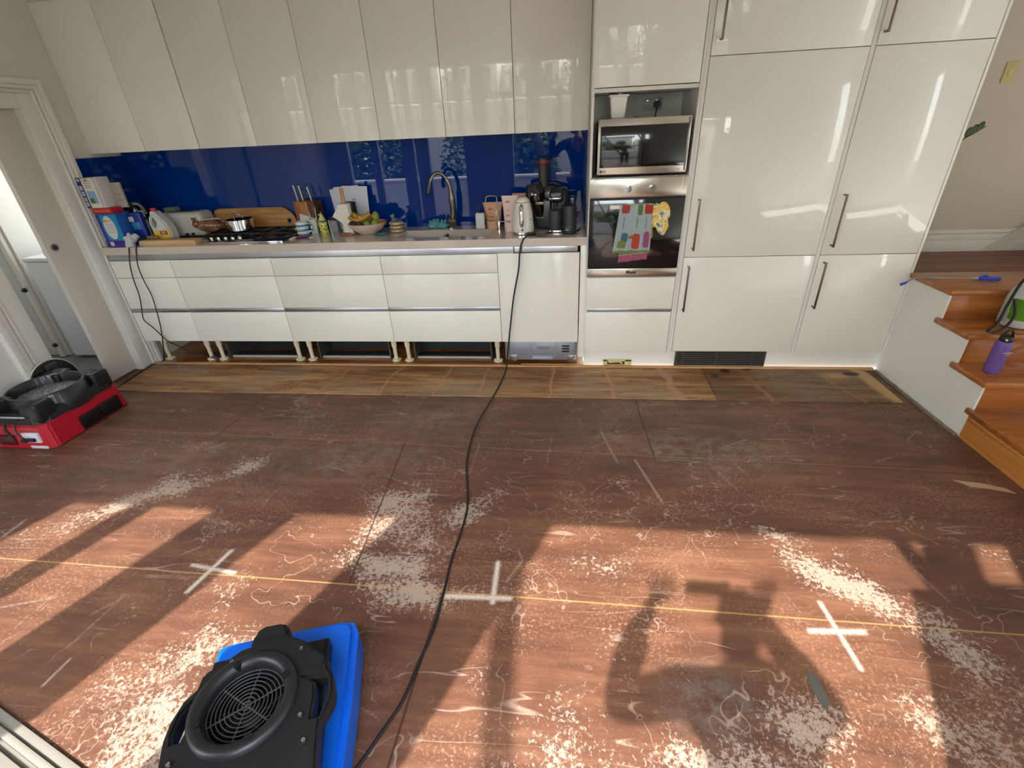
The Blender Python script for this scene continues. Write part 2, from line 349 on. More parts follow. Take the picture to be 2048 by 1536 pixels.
# timber edge strip in front of the boards
tag(obj('timber_batten', B(-3.6, 2.05, 0.0, 0.03, 0.0, 0.016, 0.002), PINE), 'long thin raw timber batten along the foot of the cabinets', 'batten')
tag(obj('timber_strip', B(-.48, 0.0, 0.035, 0.05, 0.003, 0.016, 0.002), PINE), 'short loose timber strip lying in front of the dishwasher base', 'strip')
# plywood
def ply(name, dark):
    n = N(name); v = n.mp(sc=(0.28, 2.4, 1)); f = n.noise(4.2, 8, 0.72, v, 0.5); g = n.noise(1.6, 3, 0.6, n.mp(sc=(.8, 1.4, 1), loc=(4, 1, 0)))
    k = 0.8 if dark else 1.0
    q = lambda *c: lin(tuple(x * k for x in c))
    c = n.ramp(f, [(0.3, q(78, 50, 28)), (0.44, q(128, 90, 54)), (0.55, q(164, 124, 80)), (0.68, q(196, 158, 106))])
    c = n.mix(n.rng(g, 0.45, 0.62, 0, 0.5), c, q(150, 132, 112))
    c = n.mix(n.rng(n.noise(2.3, 4, 0.7, n.mp(sc=(.6, 2, 1), loc=(9, 2, 0))), 0.52, 0.68, 0, 0.75), c, q(118, 62, 30))
    c = n.mix(n.rng(n.noise(7, 5, 0.8, n.mp(sc=(.3, 2.6, 1), loc=(2, 7, 0))), 0.6, 0.66, 0, 0.7), c, q(56, 36, 24))
    sp = n.n('SeparateXYZ'); wob = n.noise(6, 3, 0.6); n.l(n.c, sp.inputs[0])
    for x0, wd, sl_ in ((-3.0, .008, .3), (-2.62, .006, .4), (-2.15, .007, .1), (-1.82, .009, .2), (-1.42, .010, .12), (-1.02, .012, .1), (-.72, .009, .05), (-.24, .014, .0), (.16, .016, -.1), (.56, .03, -.15), (1.12, .02, -.2), (1.62, .014, -.3), (-3.3, .005, .3)):
        d = n.math('ABSOLUTE', n.math('SUBTRACT', n.math('ADD', sp.outputs[0], n.math('MULTIPLY', n.math('SUBTRACT', wob, 0.5), .12)), n.math('ADD', n.math('MULTIPLY', sp.outputs[1], sl_), x0)))
        c = n.mix(n.rng(d, wd * 1.2, wd * .6, 0, .75), c, q(176, 130, 92))
    if dark:
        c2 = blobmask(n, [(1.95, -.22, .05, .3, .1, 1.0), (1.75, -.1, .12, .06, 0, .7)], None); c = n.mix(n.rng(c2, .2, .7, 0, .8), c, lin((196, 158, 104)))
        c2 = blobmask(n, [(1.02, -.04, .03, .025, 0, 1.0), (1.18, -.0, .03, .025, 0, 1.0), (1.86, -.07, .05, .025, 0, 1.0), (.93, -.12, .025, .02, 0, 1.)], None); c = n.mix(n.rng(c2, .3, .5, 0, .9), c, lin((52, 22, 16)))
    n.fin(c, 0.62); n.bump(f, 0.2, 0.003)
    return n.m
def plysheet(x0, x1, rag):
    pts = [(x0, 0.0)]
    k = 60
    pts = [(x0, -0.002), (x0, -0.43 - 0.02)]
    for i in range(1, k): pts.append((x0 + (x1 - x0) * i / k, -0.452 + random.uniform(-rag, rag)))
    pts += [(x1, -0.45), (x1, -0.002)]
    return plate(bmn(), pts, (), 0.0005, 0.010)
tag(obj('plywood_sheet', plysheet(-3.6, .858, .003), ply('stained_plywood', False)), 'long stained plywood strip with old glue lines along the cabinet foot', 'plywood', 'plywood strips')
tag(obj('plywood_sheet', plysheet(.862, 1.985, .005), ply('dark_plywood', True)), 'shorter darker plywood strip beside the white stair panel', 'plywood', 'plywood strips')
GAPM = mat((118, 110, 84), 0.8, vary=0.4, bump=.4, bsc=80)
tag(obj('sealant_line', tube(bmn(), [(2.055 + random.uniform(-.004, .004), .0 - i * .045, .004) for i in range(19)], .009, 6), GAPM), 'ragged olive line of old sealant along foot of the white stair panel', 'sealant')
tag(obj('paper_scrap', plate(bmn(), [(0, 0), (.12, -.02), (.2, -.05), (.22, -.09), (.13, -.06), (.05, -.05)], (), 0, .0015, Matrix.Translation(W(1905, 960, 'z', .001))), mat((176, 150, 118), .8)), 'small torn tan paper scrap lying on brown floor near stairs', 'scrap')
tag(obj('tape_scrap', plate(bmn(), [(0, 0), (.02, .03), (.015, .1), (-.01, .13), (-.02, .07), (-.012, .02)], (), 0, .0015, Matrix.Translation(W(1655, 1422, 'z', .001))), mat((84, 84, 78), .7)), 'small dark grey tape scrap stuck on the sunlit floor', 'scrap')
# ------------------------------------------------------------------ walls
struct('wall_back', B(-3.9, 4.5, YB + .02, YB + .14, 0, 2.9), mat((186, 176, 158), .65, vary=.03, bump=.05, bsc=200))
bm = bmn(); y1 = -.085; y0 = -.673
box(bm, -3.77, XL - .02, y1, YB + .02, 0, 2.9); box(bm, -3.92, -3.80, -3.3, -.57, 0, 2.9); box(bm, -3.77, XL - .02, -1.6, y1, 1.88, 2.9)
struct('wall_left', bm, PAINT)
struct('ceiling', B(-3.95, 4.5, -3.42, .7, 2.9, 2.98), PAINT)
# casing around the laundry opening (stepped profile)
def casing(bm, ya, yb, outward, xo=0.0):
    ys = sorted((ya, yb)); L = ys[1] - ys[0]
    steps = [(0, .52, .018), (.52, .6, .03), (.6, .66, .022), (.66, .8, .036), (.8, 1., .044)]
    for a, b, d in steps:
        if outward > 0: p, q = ya + L * a, ya + L * b
        else: p, q = ya - L * a, ya - L * b
        box(bm, XL - .021 + xo, XL - .02 + d + xo, min(p, q), max(p, q), 0, 1.88 + (.17 * b if not xo else -.005), .003)
bm = bmn(); casing(bm, y1, .1, 1); struct('trim_1', bm, TRIMW)
bm = bmn(); casing(bm, -.57, -.79, -1, -.15); struct('trim_2', bm, TRIMW)
bm = bmn()
for a, b, d in [(0, .52, .018), (.52, .6, .03), (.6, .66, .022), (.66, .8, .036), (.8, 1., .044)]: box(bm, XL - .021, XL - .02 + d, y0 - .22 * a, y1 + .185 * a, 1.88 + .17 * a, 1.88 + .17 * b, .003)
struct('trim_3', bm, TRIMW)
dr = struct('door_1', B(-3.73, -3.695, -.318, y1 + .02, .012, 1.878, .002), mat((206, 200, 188), .5, vary=.03))
bm = bmn(); cyl(bm, (-3.692, -.26, 1.04), .026, .008, 'x', n=24); obj('lock_rose', bm, STEEL, dr)
bm = bmn(); cyl(bm, (-3.688, -.26, 1.04), .014, .01, 'x', n=16); box(bm, -3.686, -3.68, -.263, -.257, 1.03, 1.05); obj('lock_turn', bm, mat((90, 92, 100), .3, 1.0), dr)
# laundry beyond the opening
struct('floor', B(-6.0, -3.75, -1.3, 1.2, -.03, -.004), mat((104, 102, 98), .85, vary=.2, bump=.3, bsc=300))
bm = bmn(); box(bm, -6.0, -3.77, 1.0, 1.1, 0, 2.6); struct('wall_laundry_back', bm, PAINT)
bm = bmn(); box(bm, -6.0, -3.77, -1.4, -1.3, 0, 2.6); struct('wall_laundry_front', bm, PAINT)
bm = bmn(); box(bm, -6.1, -6.0, -1.4, 1.1, 0, 2.6); struct('wall_laundry_side', bm, PAINT)
t = thing('washing_machine', 'white washing machine standing in the laundry behind the sliding door', 'washing machine', (-4.5, .13, 0))
obj('body', B(0, .6, 0, .6, .02, .85, .008), mat((214, 220, 226), .35, coat=.5, vary=.02), t)
obj('lid', B(-.005, .605, -.008, .6, .852, .885, .01), mat((226, 228, 230), .3, vary=.02), t)
[obj('leg', cyl(bmn(), (x, y, .01), .02, .02), BLK, t) for x in (.05, .55) for y in (.05, .55)]
tag(obj('white_tray', B(-4.38, -4.25, .2, .45, .886, .93, .006), mat((226, 226, 220), .5)), 'small white box standing on the washing machine lid', 'box')
t = thing('laundry_cupboard', 'tall white laundry cupboard left of the washing machine', 'cupboard', (-5.2, .16, 0))
obj('carcass', B(0, .6, .02, .6, 0, 2.2), CARC, t)
obj('door', B(0.0, .5, 0, .02, .03, 2.18, .003), mat((204, 208, 206), .4), t)
obj('frame_trim', B(.53, .58, -.02, .02, 0, 2.2, .006), TRIMW, t)
bm = bmn(); tube(bm, [(.42, -.0, 1.0), (.42, -.035, 1.0), (.42, -.035, 1.3), (.42, 0, 1.3)], .008, 8); obj('handle', bm, STEEL, t)
for z in (.12, .62, 1.12, 1.6):
    bm = bmn(); cyl(bm, (.56, -.03, z), .02, .012, 'y', n=8); cyl(bm, (.56, -.04, z), .012, .02, 'y', n=8); obj('knob', bm, DGREY, t)
# upper level: landing floor, wall, skirting, switch plate, plant sprig
XP = 2.071; ZS = (.181, .355, .535, .711); YS = (-.082, -.379, -.611, -.831)
struct('floor', B(XP + .014, 4.4, .002, YB + .018, .66, ZS[3]), wood('landing_boards', (86, 52, 30), (122, 78, 50), (140, 94, 64), 'x', 1.0, .5))
struct('wall_right', B(4.4, 4.5, -3.0, YB + .1, 0, 2.9), PAINT)
bm = bmn(); box(bm, 2.08, 4.4, YB - .01, YB + .02, .71, .79, .003); box(bm, 2.08, 4.4, YB - .005, YB + .02, .79, .83, .003); box(bm, 2.08, 4.4, YB + .005, YB + .02, .83, .86, .006)
struct('baseboard_back', bm, mat((206, 202, 192), .5))
t = thing('upper_stair_flight', 'start of the next timber stair flight at the far right landing', 'stairs', (3.14, .2, ZS[3]))
obj('step', B(3.14, 4.3, .06, YB - .012, ZS[3] + .001, ZS[3] + .17, .006), HONEY, t, True)
obj('wall_string', plate(bmn(), [(2.80, ZS[3] + .002), (2.9, ZS[3] + .002), (4.3, 1.75), (4.3, 1.83)], (), 0, .012, Matrix(((1, 0, 0, 0), (0, 0, 1, YB - .024), (0, 1, 0, 0), (0, 0, 0, 1)))), mat((190, 184, 170), .5), t, True)
p = W(2020, 145, 'y', YB + .015)
t = thing('wall_switch', 'small cream switch plate on the upper right wall', 'switch', (p.x, YB + .02, p.z))
obj('plate', B(-.035, .035, -.008, 0, -.055, .055, .003), mat((188, 172, 118), .5), t); obj('rocker', B(-.012, .012, -.012, -.006, -.02, .02, .003), mat((196, 182, 130), .4), t)
t = thing('plant_sprig', 'small dark green leafy sprig poking out beside the tall cabinet', 'plant', W(1938, 272, 'y', .3))
pr = W(1938, 272, 'y', .3); bm = tube(bmn(), [(2.15 - pr.x, .12, ZS[3] + .1 - pr.z), (2.17 - pr.x, .12, -.4), (2.2 - pr.x, .06, -.12), (-.03, 0, -.02), (.02, 0, .012), (.075, -.0, .05)], .003, 6, sm=3); obj('stem', bm, mat((60, 70, 24), .6), t)
obj('pot', lathe(bmn(), [(.03, 0), (.035, .0), (.045, .09), (.047, .1), (.04, .1), (.036, .08), (0, .08)], (2.15 - pr.x, .12, ZS[3] + .001 - pr.z)), mat((150, 90, 60), .7), t)
for (lx, lz, a) in ((.015, .035, 1.2), (.045, .05, 1.1), (-.01, .02, 1.4)):
    M_ = Matrix.Translation((lx, 0, lz)) @ Matrix.Rotation(-a, 4, 'Y'); bm = ball(bmn(), (0, 0, 0), (.03, .004, .017), 12, M_); obj('leaf', bm, mat((38, 66, 22), .35), t)
# ------------------------------------------------------------------ staircase
t = thing('staircase', 'honey timber staircase with white side panel rising beside tall cabinets', 'stairs', (XP, 0, 0))
xr = 3.6
def sprof():
    P = [(.06, 0), (.06, ZS[3] - .03), (YS[0] - .28, ZS[3] - .03)]
    P = [(0.54, 0), (0.54, ZS[3] - .035), (YS[1] + .02, ZS[3] - .035), (YS[1] + .02, ZS[2] - .035), (YS[2] + .02, ZS[2] - .035), (YS[2] + .02, ZS[1] - .035), (YS[3] + .02, ZS[1] - .035), (YS[3] + .02, 0)]
    return P
bm = plate(bmn(), [(y, z) for y, z in sprof()], (), 0, .012, Matrix(((0, 0, 1, XP - .002), (1, 0, 0, 0), (0, 1, 0, 0), (0, 0, 0, 1))))
obj('side_panel', bm, mat((226, 224, 214), .42, vary=.015), t, True, label='white side panel')
EDGE = [(1, 2, 3), (2, 1, 2), (3, 0, 1)]
def tread(name, ya, yb, z, xa=XP - .018):
    obj(name, B(xa, xr, ya, yb, z - .034, z, .008), HONEY, t, True)
tread('tread', YS[1], -.001, ZS[3]); tread('tread', YS[2], YS[1] + .047, ZS[2]); tread('tread', YS[3], YS[2] + .047, ZS[1])
tread('tread', -2.2, YS[3] + .047, ZS[0])
for y, za, zb in ((YS[1] + .03, ZS[2], ZS[3]), (YS[2] + .03, ZS[1], ZS[2]), (YS[3] + .03, ZS[0], ZS[1])):
    obj('riser', B(XP + .012, xr, y, y + .018, za, zb - .034), HONEY, t, True)
obj('side_board', B(XP - .004, XP + .012, -2.2, YS[3] + .02, .0, ZS[0] - .034), HONEYY, t, True)
obj('nosing_strip', B(XP - .022, XP - .01, -2.2, YS[3] + .0, ZS[0] - .05, ZS[0] - .034, .003), HONEYY, t, True)
# things on the stairs
BOT = mat((104, 76, 146), .45, vary=.08); p = Vector((2.165, -.70, ZS[1]))
t = thing('water_bottle', 'purple metal water bottle with black loop lid on the stairs', 'bottle', p)
bm = lathe(bmn(), [(.028, 0), (.034, .004), (.036, .02), (.036, .165), (.033, .178), (.026, .186)], n=36); obj('body', bm, BOT, t)
bm = lathe(bmn(), [(.028, .183), (.029, .186), (.029, .205), (.025, .212), (0, .214)]); obj('lid', bm, BLK, t)
bm = tube(bmn(), [(-.026, 0, .2), (-.016, 0, .235), (0, 0, .243), (.016, 0, .235), (.026, 0, .2)], .006, 8, sm=3); obj('carry_loop', bm, BLK, t)
bm = cyl(bmn(), (-.02, -.026, .198), .005, .006, 'y'); obj('button', bm, mat((210, 214, 196), .4), t)
text('logo_text', 'ARCHITEC', .0105, TM(.006, -.0362, .128, .1), mat((220, 200, 200), .4), t); text('logo_text', 'hydrate', .006, TM(.01, -.0362, .118, .1), mat((220, 200, 200), .4), t)
p = Vector((2.385, -.468, ZS[2])); JUG = mat((214, 216, 210), .35, vary=.03, trans=.25)
t = thing('pump_sprayer', 'translucent white sprayer jug with green label and black hose on stairs', 'sprayer', p)
bm = lathe(bmn(), [(.07, 0), (.085, .008), (.088, .03), (.088, .16), (.078, .2), (.055, .235), (.032, .25), (.028, .262)], n=36); obj('tank', bm, JUG, t)
bm = lathe(bmn(), [(.034, .255), (.036, .26), (.036, .285), (.02, .292), (.015, .33), (.0, .332)]); obj('pump_cap', bm, mat((24, 70, 170), .4), t)
def arcpatch(bm, r, a0, a1, z0, z1, n_=14, th=.001, zs=0):
    t_ = bmesh.new(); vs_ = []
    for i in range(n_ + 1):
        a = a0 + (a1 - a0) * i / n_
        vs_.append([t_.verts.new((r * math.cos(a), r * math.sin(a), z0)), t_.verts.new((r * math.cos(a), r * math.sin(a), z1))])
    for a, b in zip(vs_, vs_[1:]): t_.faces.new((a[0], b[0], b[1], a[1]))
    bmesh.ops.solidify(t_, geom=t_.faces[:], thickness=-th); merge(bm, t_); return bm
obj('paper_label', arcpatch(bmn(), .0885, math.radians(190), math.radians(262), .05, .165), mat((118, 186, 40), .5), t, label='green paper label')
obj('warning_label', arcpatch(bmn(), .0886, math.radians(176), math.radians(196), .03, .1), mat((206, 208, 186), .5), t)
bm = tube(bmn(), [(.0, -.02, .28), (-.06, -.06, .33), (-.13, -.07, .28), (-.15, -.07, .16), (-.17, -.085, .05), (-.215, -.1, .004), (-.2, -.12, .006), (-.15, -.115, .03), (-.12, -.1, .1), (-.14, -.08, .18)], .007, 8, sm=5); obj('hose', bm, BLK, t)
bm = tube(bmn(), [(.07, -.02, .01), (.1, -.1, .0), (.09, -.16, -.06), (.0, -.2, -.165)], .008, 8, sm=4); obj('strap', bm, BLK, t)
t = thing('spray_wand', 'blue handled spray wand lying on the top step, tip over edge', 'spray wand', (0, 0, 0))
a = Vector((2.41, -.215, ZS[3] + .014)); b = Vector((2.30, -.20, ZS[3] + .014)); c = Vector((2.08, -.165, ZS[3] + .01)); d = Vector((1.985, -.165, ZS[3] + .012)); e = Vector((1.93, -.18, ZS[3] - .012))
obj('grip', tube(bmn(), [a, b], .011, 12), mat((18, 62, 190), .35), t, True); obj('trigger', tube(bmn(), [b, b + Vector((.03, .0, .014)), b + Vector((.05, 0, .014))], .006, 8), mat((18, 50, 160), .35), t, True)
obj('valve', tube(bmn(), [b, b + Vector((-.035, .005, 0))], [.012, .006], 12), mat((150, 156, 150), .4), t, True)
obj('lance', tube(bmn(), [b + Vector((-.03, .004, 0)), c, d], .003, 8), STEEL, t, True); obj('neck', tube(bmn(), [c, d, e], .0055, 8, sm=4), mat((120, 124, 128), .4), t, True)
obj('nozzle', tube(bmn(), [e, e + Vector((-.03, -.006, -.01))], [.007, .009], 10), mat((20, 50, 200), .35), t, True)
# ------------------------------------------------------------------ base cabinets
ZA, ZBm, ZC, ZD, ZE = .878, .745, .496, .466, .217; G = .0018
DARKIN = mat((20, 22, 26), .5)
def base_unit(x0, x1, label, handle=True):
    t = thing('base_cabinet', label, 'cabinet', (x0, 0, 0), group='drawer cabinets under the worktop')
    bm = bmn(); box(bm, x0, x0 + .016, .025, YB, ZE, .92); box(bm, x1 - .016, x1, .025, YB, ZE, .92); box(bm, x0, x1, .025, YB, ZE, ZE + .016); box(bm, x0, x1, YB - .02, YB, ZE, .92); box(bm, x0, x1, .022, .04, ZE, .86); obj('carcass', bm, CARC, t, True)
    for za, zb in ((ZBm, ZA), (ZC, ZBm), (ZE, ZD)):
        obj('drawer_front', B(x0 + G, x1 - G, 0, .02, za + G, zb - G, .0012), WHITE, t, True)
    obj('handle_rail', B(x0 + .001, x1 - .001, .004, .022, ZD, ZC - .001, .003), ALU, t, True, label='brushed aluminium finger rail')
    for x in (x0 + .055, x1 - .055):
        y = .11
        bm = bmn(); lathe(bm, [(.021, .13), (.021, .217)], (x, y, 0)); lathe(bm, [(.015, .02), (.016, .13)], (x, y, 0)); lathe(bm, [(.03, 0.003), (.034, .008), (.03, .018), (.015, .026)], (x, y, 0), n=12)
        for k in range(6):
            a = k * math.pi / 3; box(bm, -.004, .004, .012, .036, .004, .02, M=Matrix.Translation((x, y, 0)) @ Matrix.Rotation(a, 4, 'Z'))
        obj('leg', bm, CREAM, t, True)
    return t
base_unit(-3.60, -3.095, 'narrow leftmost drawer cabinet beside the laundry door frame')
for x0, x1, lb in ((-3.095, -2.29, 'wide drawer cabinet under the gas cooktop'), (-2.29, -1.457, 'wide drawer cabinet under the knife block and paper towel'), (-1.457, -.615, 'wide drawer cabinet under the double sink')):
    base_unit(x0, x1, lb)
for x0, x1, lb in ((-3.0, -2.37, 'leftmost'), (-2.18, -1.56, 'middle'), (-1.36, -.72, 'rightmost')):
    t = thing('plinth_tray', lb + ' of the three black trays seen in the gap under the drawers', 'tray', (x0, .25, 0), group='black trays under the drawers')
    obj('back_panel', B(x0, x1, .27, .285, .03, .215), DARKIN, t, True)
    obj('side_panel', B(x0, x0 + .012, .13, .27, .004, .215), mat((60, 62, 52), .6), t, True); obj('side_panel', B(x1 - .012, x1, .13, .27, .004, .215), mat((60, 62, 52), .6), t, True)
    obj('front_lip', B(x0 + .012, x1 - .012, .15, .17, .004, .02, .002), mat((176, 172, 160), .6), t, True); obj('base_sheet', B(x0 + .012, x1 - .012, .17, .27, .004, .012), mat((30, 32, 36), .35), t, True)
# top aluminium rail
tag(obj('rail_profile', B(-3.6, -.50, .008, .024, ZA, .924, .003), ALU), 'long brushed aluminium rail under the worktop above the drawers', 'rail')
tag(obj('rail_profile', B(-.495, -.065, .0, .02, ZA + .005, .922, .003), ALU), 'short brushed aluminium rail above the dishwasher door', 'rail')
# dishwasher
t = thing('dishwasher', 'integrated dishwasher with white door panel and bare steel base', 'dishwasher', (-.61, 0, 0))
obj('door_panel', B(-.613, -.052, 0, .02, ZE + .002, ZA, .0012), WHITE, t, True)
bm = bmn(); box(bm, -.60, -.055, .045, .5, .05, .86); obj('tub', bm, mat((150, 154, 160), .4, .8), t, True)
SIL = mat((168, 174, 184), .35, .7, vary=.12)
bm = bmn(); box(bm, -.56, -.07, .025, .045, .06, .21, .003); box(bm, -.40, -.395, .02, .03, .06, .21); box(bm, -.22, -.215, .02, .03, .06, .21); box(bm, -.35, -.26, .02, .026, .15, .19, .002)
box(bm, -.39, -.23, .012, .03, .062, .085, .004); obj('base_panel', bm, SIL, t, True)
for k in range(3): obj('vent_slot', B(-.165, -.11, .022, .0265, .125 + k * .022, .137 + k * .022), BLK, t, True)
for x in (-.535, -.09): bm = bmn(); cyl(bm, (x, .02, .075), .014, .02, 'y', n=12); cyl(bm, (x + .018, .02, .065), .009, .02, 'y', n=10); box(bm, x - .03, x + .03, .02, .03, .045, .1, .004); obj('hinge_bracket', bm, STEEL, t, True)
# end panel between dishwasher and tower
tag(obj('end_panel', B(-.045, -.003, -.006, YB, .1, .924, .001), WHITE), 'narrow white end panel between dishwasher and oven tower', 'panel')
# worktop with sink cut-out
SX0, SX1, SY0, SY1 = -1.36, -.68, .11, .36
n = N('beige_stone'); f = n.noise(160, 3, .7); g = n.noise(3, 3)
n.fin(n.mix(g, n.mix(f, lin((186, 172, 156)), lin((204, 192, 176))), lin((198, 186, 170))), .16); n.b.inputs['Coat Weight'].default_value = .35
STONE = n.m
bm = bmn()
hole = [(SX0, SY0), (SX1, SY0), (SX1, SY1), (SX0, SY1)]
plate(bm, [(-3.61, -.012), (-.003, -.012), (-.003, YB), (-3.61, YB)], [hole], .925, ZT, bev=.002)
tag(obj('worktop', bm, STONE), 'long pale stone worktop running below the blue splashback', 'worktop')
t = thing('sink', 'undermounted double bowl stainless sink in the worktop', 'sink', (SX0, SY0, .8))
SSS = mat((84, 82, 78), .38, 1.0)
for xa, xb in ((SX0 - .002, -1.05), (-1.03, SX1 + .002)):
    bm = bmn(); z0_, z1_ = .80, .952
    box(bm, xa, xb, SY0 - .004, SY1 + .004, z0_, z0_ + .004); box(bm, xa - .003, xa, SY0 - .004, SY1 + .004, z0_, z1_); box(bm, xb, xb + .003, SY0 - .004, SY1 + .004, z0_, z1_); box(bm, xa, xb, SY0 - .007, SY0 - .004, z0_, z1_); box(bm, xa, xb, SY1 + .004, SY1 + .007, z0_, z1_)
    o = obj('bowl', bm, SSS, t, True); bm = bmn(); cyl(bm, ((xa + xb) / 2, .24, z0_ + .006), .04, .004); obj('drain', bm, STEEL, o, True)
obj('divider', B(-1.05, -1.03, SY0 - .004, SY1 + .004, .85, .953, .004), SSS, t, True)
# splashback
n = N('blue_back_painted_glass'); n.fin(lin((4, 44, 138)), .12); f = n.noise(.8, 2); n.fin(n.mix(f, lin((0, 38, 112)), lin((0, 50, 130))), .015)
bm = bmn(); box(bm, XL - .008, -.002, YB, YB + .012, ZT, 1.62); box(bm, XL - .02, XL - .006, .10, YB + .012, ZT, 1.575)
tag(obj('splashback', bm, n.m), 'deep blue glossy glass splashback behind the worktop', 'splashback')
# ------------------------------------------------------------------ wall cabinets
YU = .28
sx = []
for (xt, xb, yb_) in ((None, 284, 312), (304.2, 402, 303.5), (434, 516, 295.3), (570.8, 635.5, 287.3), (714, 761, 279), (864, 892, 271), (1019.7, 1029.7, 263.1), (1180.3, 1175.5, 254.7)):
    a = W(xb, yb_, 'y', YU); sx.append(a.x)
xt = W(304.2, 0, 'y', YU).x
ZU = sum(W(x, y, 'y', YU).z for x, y in ((402, 303.5), (761, 279), (1175, 254.7))) / 3
sx = [XL - .018] + [W(260.5, 221.5, 'y', YU).x] + sx[1:]
sx[-1] = -.004
labs = ['leftmost tall white wall cabinet touching the left wall', 'second white wall cabinet from the left wall', 'third white wall cabinet from the left, above the cutting board', 'white wall cabinet above the knife block', 'white wall cabinet above the paper towel roll', 'white wall cabinet directly above the curved tap', 'white wall cabinet above the peach refill pouches', 'rightmost white wall cabinet beside the oven tower']
for i in range(8):
    x0, x1 = sx[i], sx[i + 1]
    t = thing('wall_cabinet', labs[i], 'cabinet', (x0, YU, ZU), group='wall cabinets over the splashback')
    obj('carcass', B(x0 + .001, x1 - .001, YU + .021, YB + .018, ZU + .002, 2.485), CARC, t, True)
    g2 = .004 if i == 2 else .0018
    obj('door', B(x0 + (g2 if i else 0), x1 - (.004 if i == 1 else .0018), YU, YU + .02, ZU, 2.485, .001), WHITE, t, True)
tag(obj('bulkhead', B(XL - .018, .0, YU + .03, YB + .018, 2.49, 2.9), PAINT), 'white bulkhead above the wall cabinets', 'bulkhead')
# ------------------------------------------------------------------ oven tower and tall cabinets
T = dict(tl=0., tr=.596, t1l=.635, t1r=1.454, t2l=1.480, t2r=2.052); Z0, Z1, Z2, Z3, Z4 = .147, .831, 1.933, 1.811, .709
t = thing('oven_tower', 'white tower cabinet holding the microwave and the oven', 'cabinet', (0, 0, 0))
bm = bmn(); box(bm, -.003, .012, -.002, YB, Z0 - .01, 2.6); box(bm, .598, .612, -.002, YB, Z0 - .01, 2.6); box(bm, .012, .598, .01, YB, Z4 - .012, Z4); box(bm, .012, .598, .01, YB, 1.315, 1.335); box(bm, .012, .598, .01, .48, Z3 - .02, Z3)
box(bm, .012, .598, .44, .46, .1, 2.4); box(bm, .012, .598, .02, .04, .16, Z4 - .02); obj('carcass', bm, CARC, t, True)
obj('door', B(.004, .594, -.004, .016, Z3 + .004, 2.6, .001), WHITE, t, True)
obj('drawer_front', B(.003, .595, -.004, .016, .478, Z4 - .008, .001), WHITE, t, True); obj('drawer_front', B(.003, .595, -.004, .016, Z0, .452, .001), WHITE, t, True)
obj('handle_rail', B(.003, .595, .002, .018, .454, .476, .003), ALU, t, True)
def bar(x, za, zb, t, y=-.0):
    bm = bmn(); tube(bm, [(x, y, za + .008), (x, y - .032, za + .008)], .006, 8); tube(bm, [(x, y, zb - .008), (x, y - .032, zb - .008)], .006, 8); box(bm, x - .006, x + .006, y - .04, y - .03, za, zb, .003)
    return obj('handle', bm, mat((128, 112, 104), .32, 1.0), t, True, label='brushed bar handle')
def tall(x0, x1, lab, hx):
    t = thing('tall_cabinet', lab, 'cabinet', (x0, 0, 0), group='tall white pantry cabinets')
    bm = bmn(); box(bm, x0, x0 + .018, .02, YB, Z0, 2.9); box(bm, x1 - .018, x1, .02, YB, Z0, 2.9); box(bm, x0, x1, .02, .04, Z0, 2.9); obj('carcass', bm, CARC, t, True)
    for za, zb, hh in ((Z0, Z1, hx[0]), (Z1, Z2, hx[1]), (Z2, 2.9, hx[2])):
        d = obj('door', B(x0 + .001, x1 - .001, -.002, .018, za + .002, zb - .002, .0012), WHITE, t, True)
        pa = W(hh[0], hh[1], 'y', -.035); pb = W(hh[2], hh[3], 'y', -.035)
        xm = (pa.x + pb.x) / 2; bar(xm, min(pa.z, pb.z), max(pa.z, pb.z), d, -.002)
    return t
tall(T['t1l'], T['t1r'], 'tall white cabinet with three doors right of the oven tower', ((1379, 533, 1366, 624), (1401, 398, 1386, 502), (1462, -90, 1450, 80)))
tall(T['t2l'], T['t2r'], 'tall white cabinet with three doors beside the stairs', ((1654, 525, 1627, 618), (1697, 388, 1664, 495), (1812, -100, 1786, 64)))
tag(obj('filler_panel', B(.613, .633, .0, .03, Z0, 2.9), CARC), 'thin white filler strip between oven tower and tall cabinet', 'filler', 'thin filler strips')
tag(obj('filler_panel', B(1.456, 1.478, .0, .03, Z0, 2.9), CARC), 'thin white filler strip between the two tall cabinets', 'filler', 'thin filler strips')
tag(obj('end_panel', B(2.054, 2.069, -.004, YB, Z0, 2.9, .001), WHITE), 'full height white end panel beside the stairs', 'panel')
# kickboard with holes
KY = .042
pv = [W(1357, 703, 'y', KY), W(1536, 704, 'y', KY), W(1345, 731, 'y', KY), W(1517, 733, 'y', KY)]
tag(obj('kickboard', B(-.002, 2.066, KY, KY + .016, .004, .16), mat((228, 226, 218), .4, vary=.015)), 'white kickboard below the oven tower and tall cabinets', 'kickboard')
gx0 = W(1350, 718, 'y', KY).x; gx1 = W(1527, 718, 'y', KY).x
t = thing('vent_grille', 'grey metal vent grille set in the white kickboard', 'grille', (gx0, KY, .02))
obj('backing', B(gx0, gx1, KY - .004, KY - .001, .022, .142), mat((24, 24, 24), .6), t, True)
GM = mat((112, 110, 104), .4, .7)
bm = bmn(); box(bm, gx0 - .006, gx1 + .006, KY - .012, KY - .001, .136, .146); box(bm, gx0 - .006, gx1 + .006, KY - .012, KY - .001, .016, .024); box(bm, gx0 - .006, gx0 + .006, KY - .012, KY - .001, .016, .146); box(bm, gx1 - .006, gx1 + .006, KY - .012, KY - .001, .016, .146); obj('frame', bm, GM, t, True)
for k in range(7):
    obj('slat', B(gx0, gx1, KY - .012, KY - .003, .034 + k * .0155, .040 + k * .0155), GM, t, True)
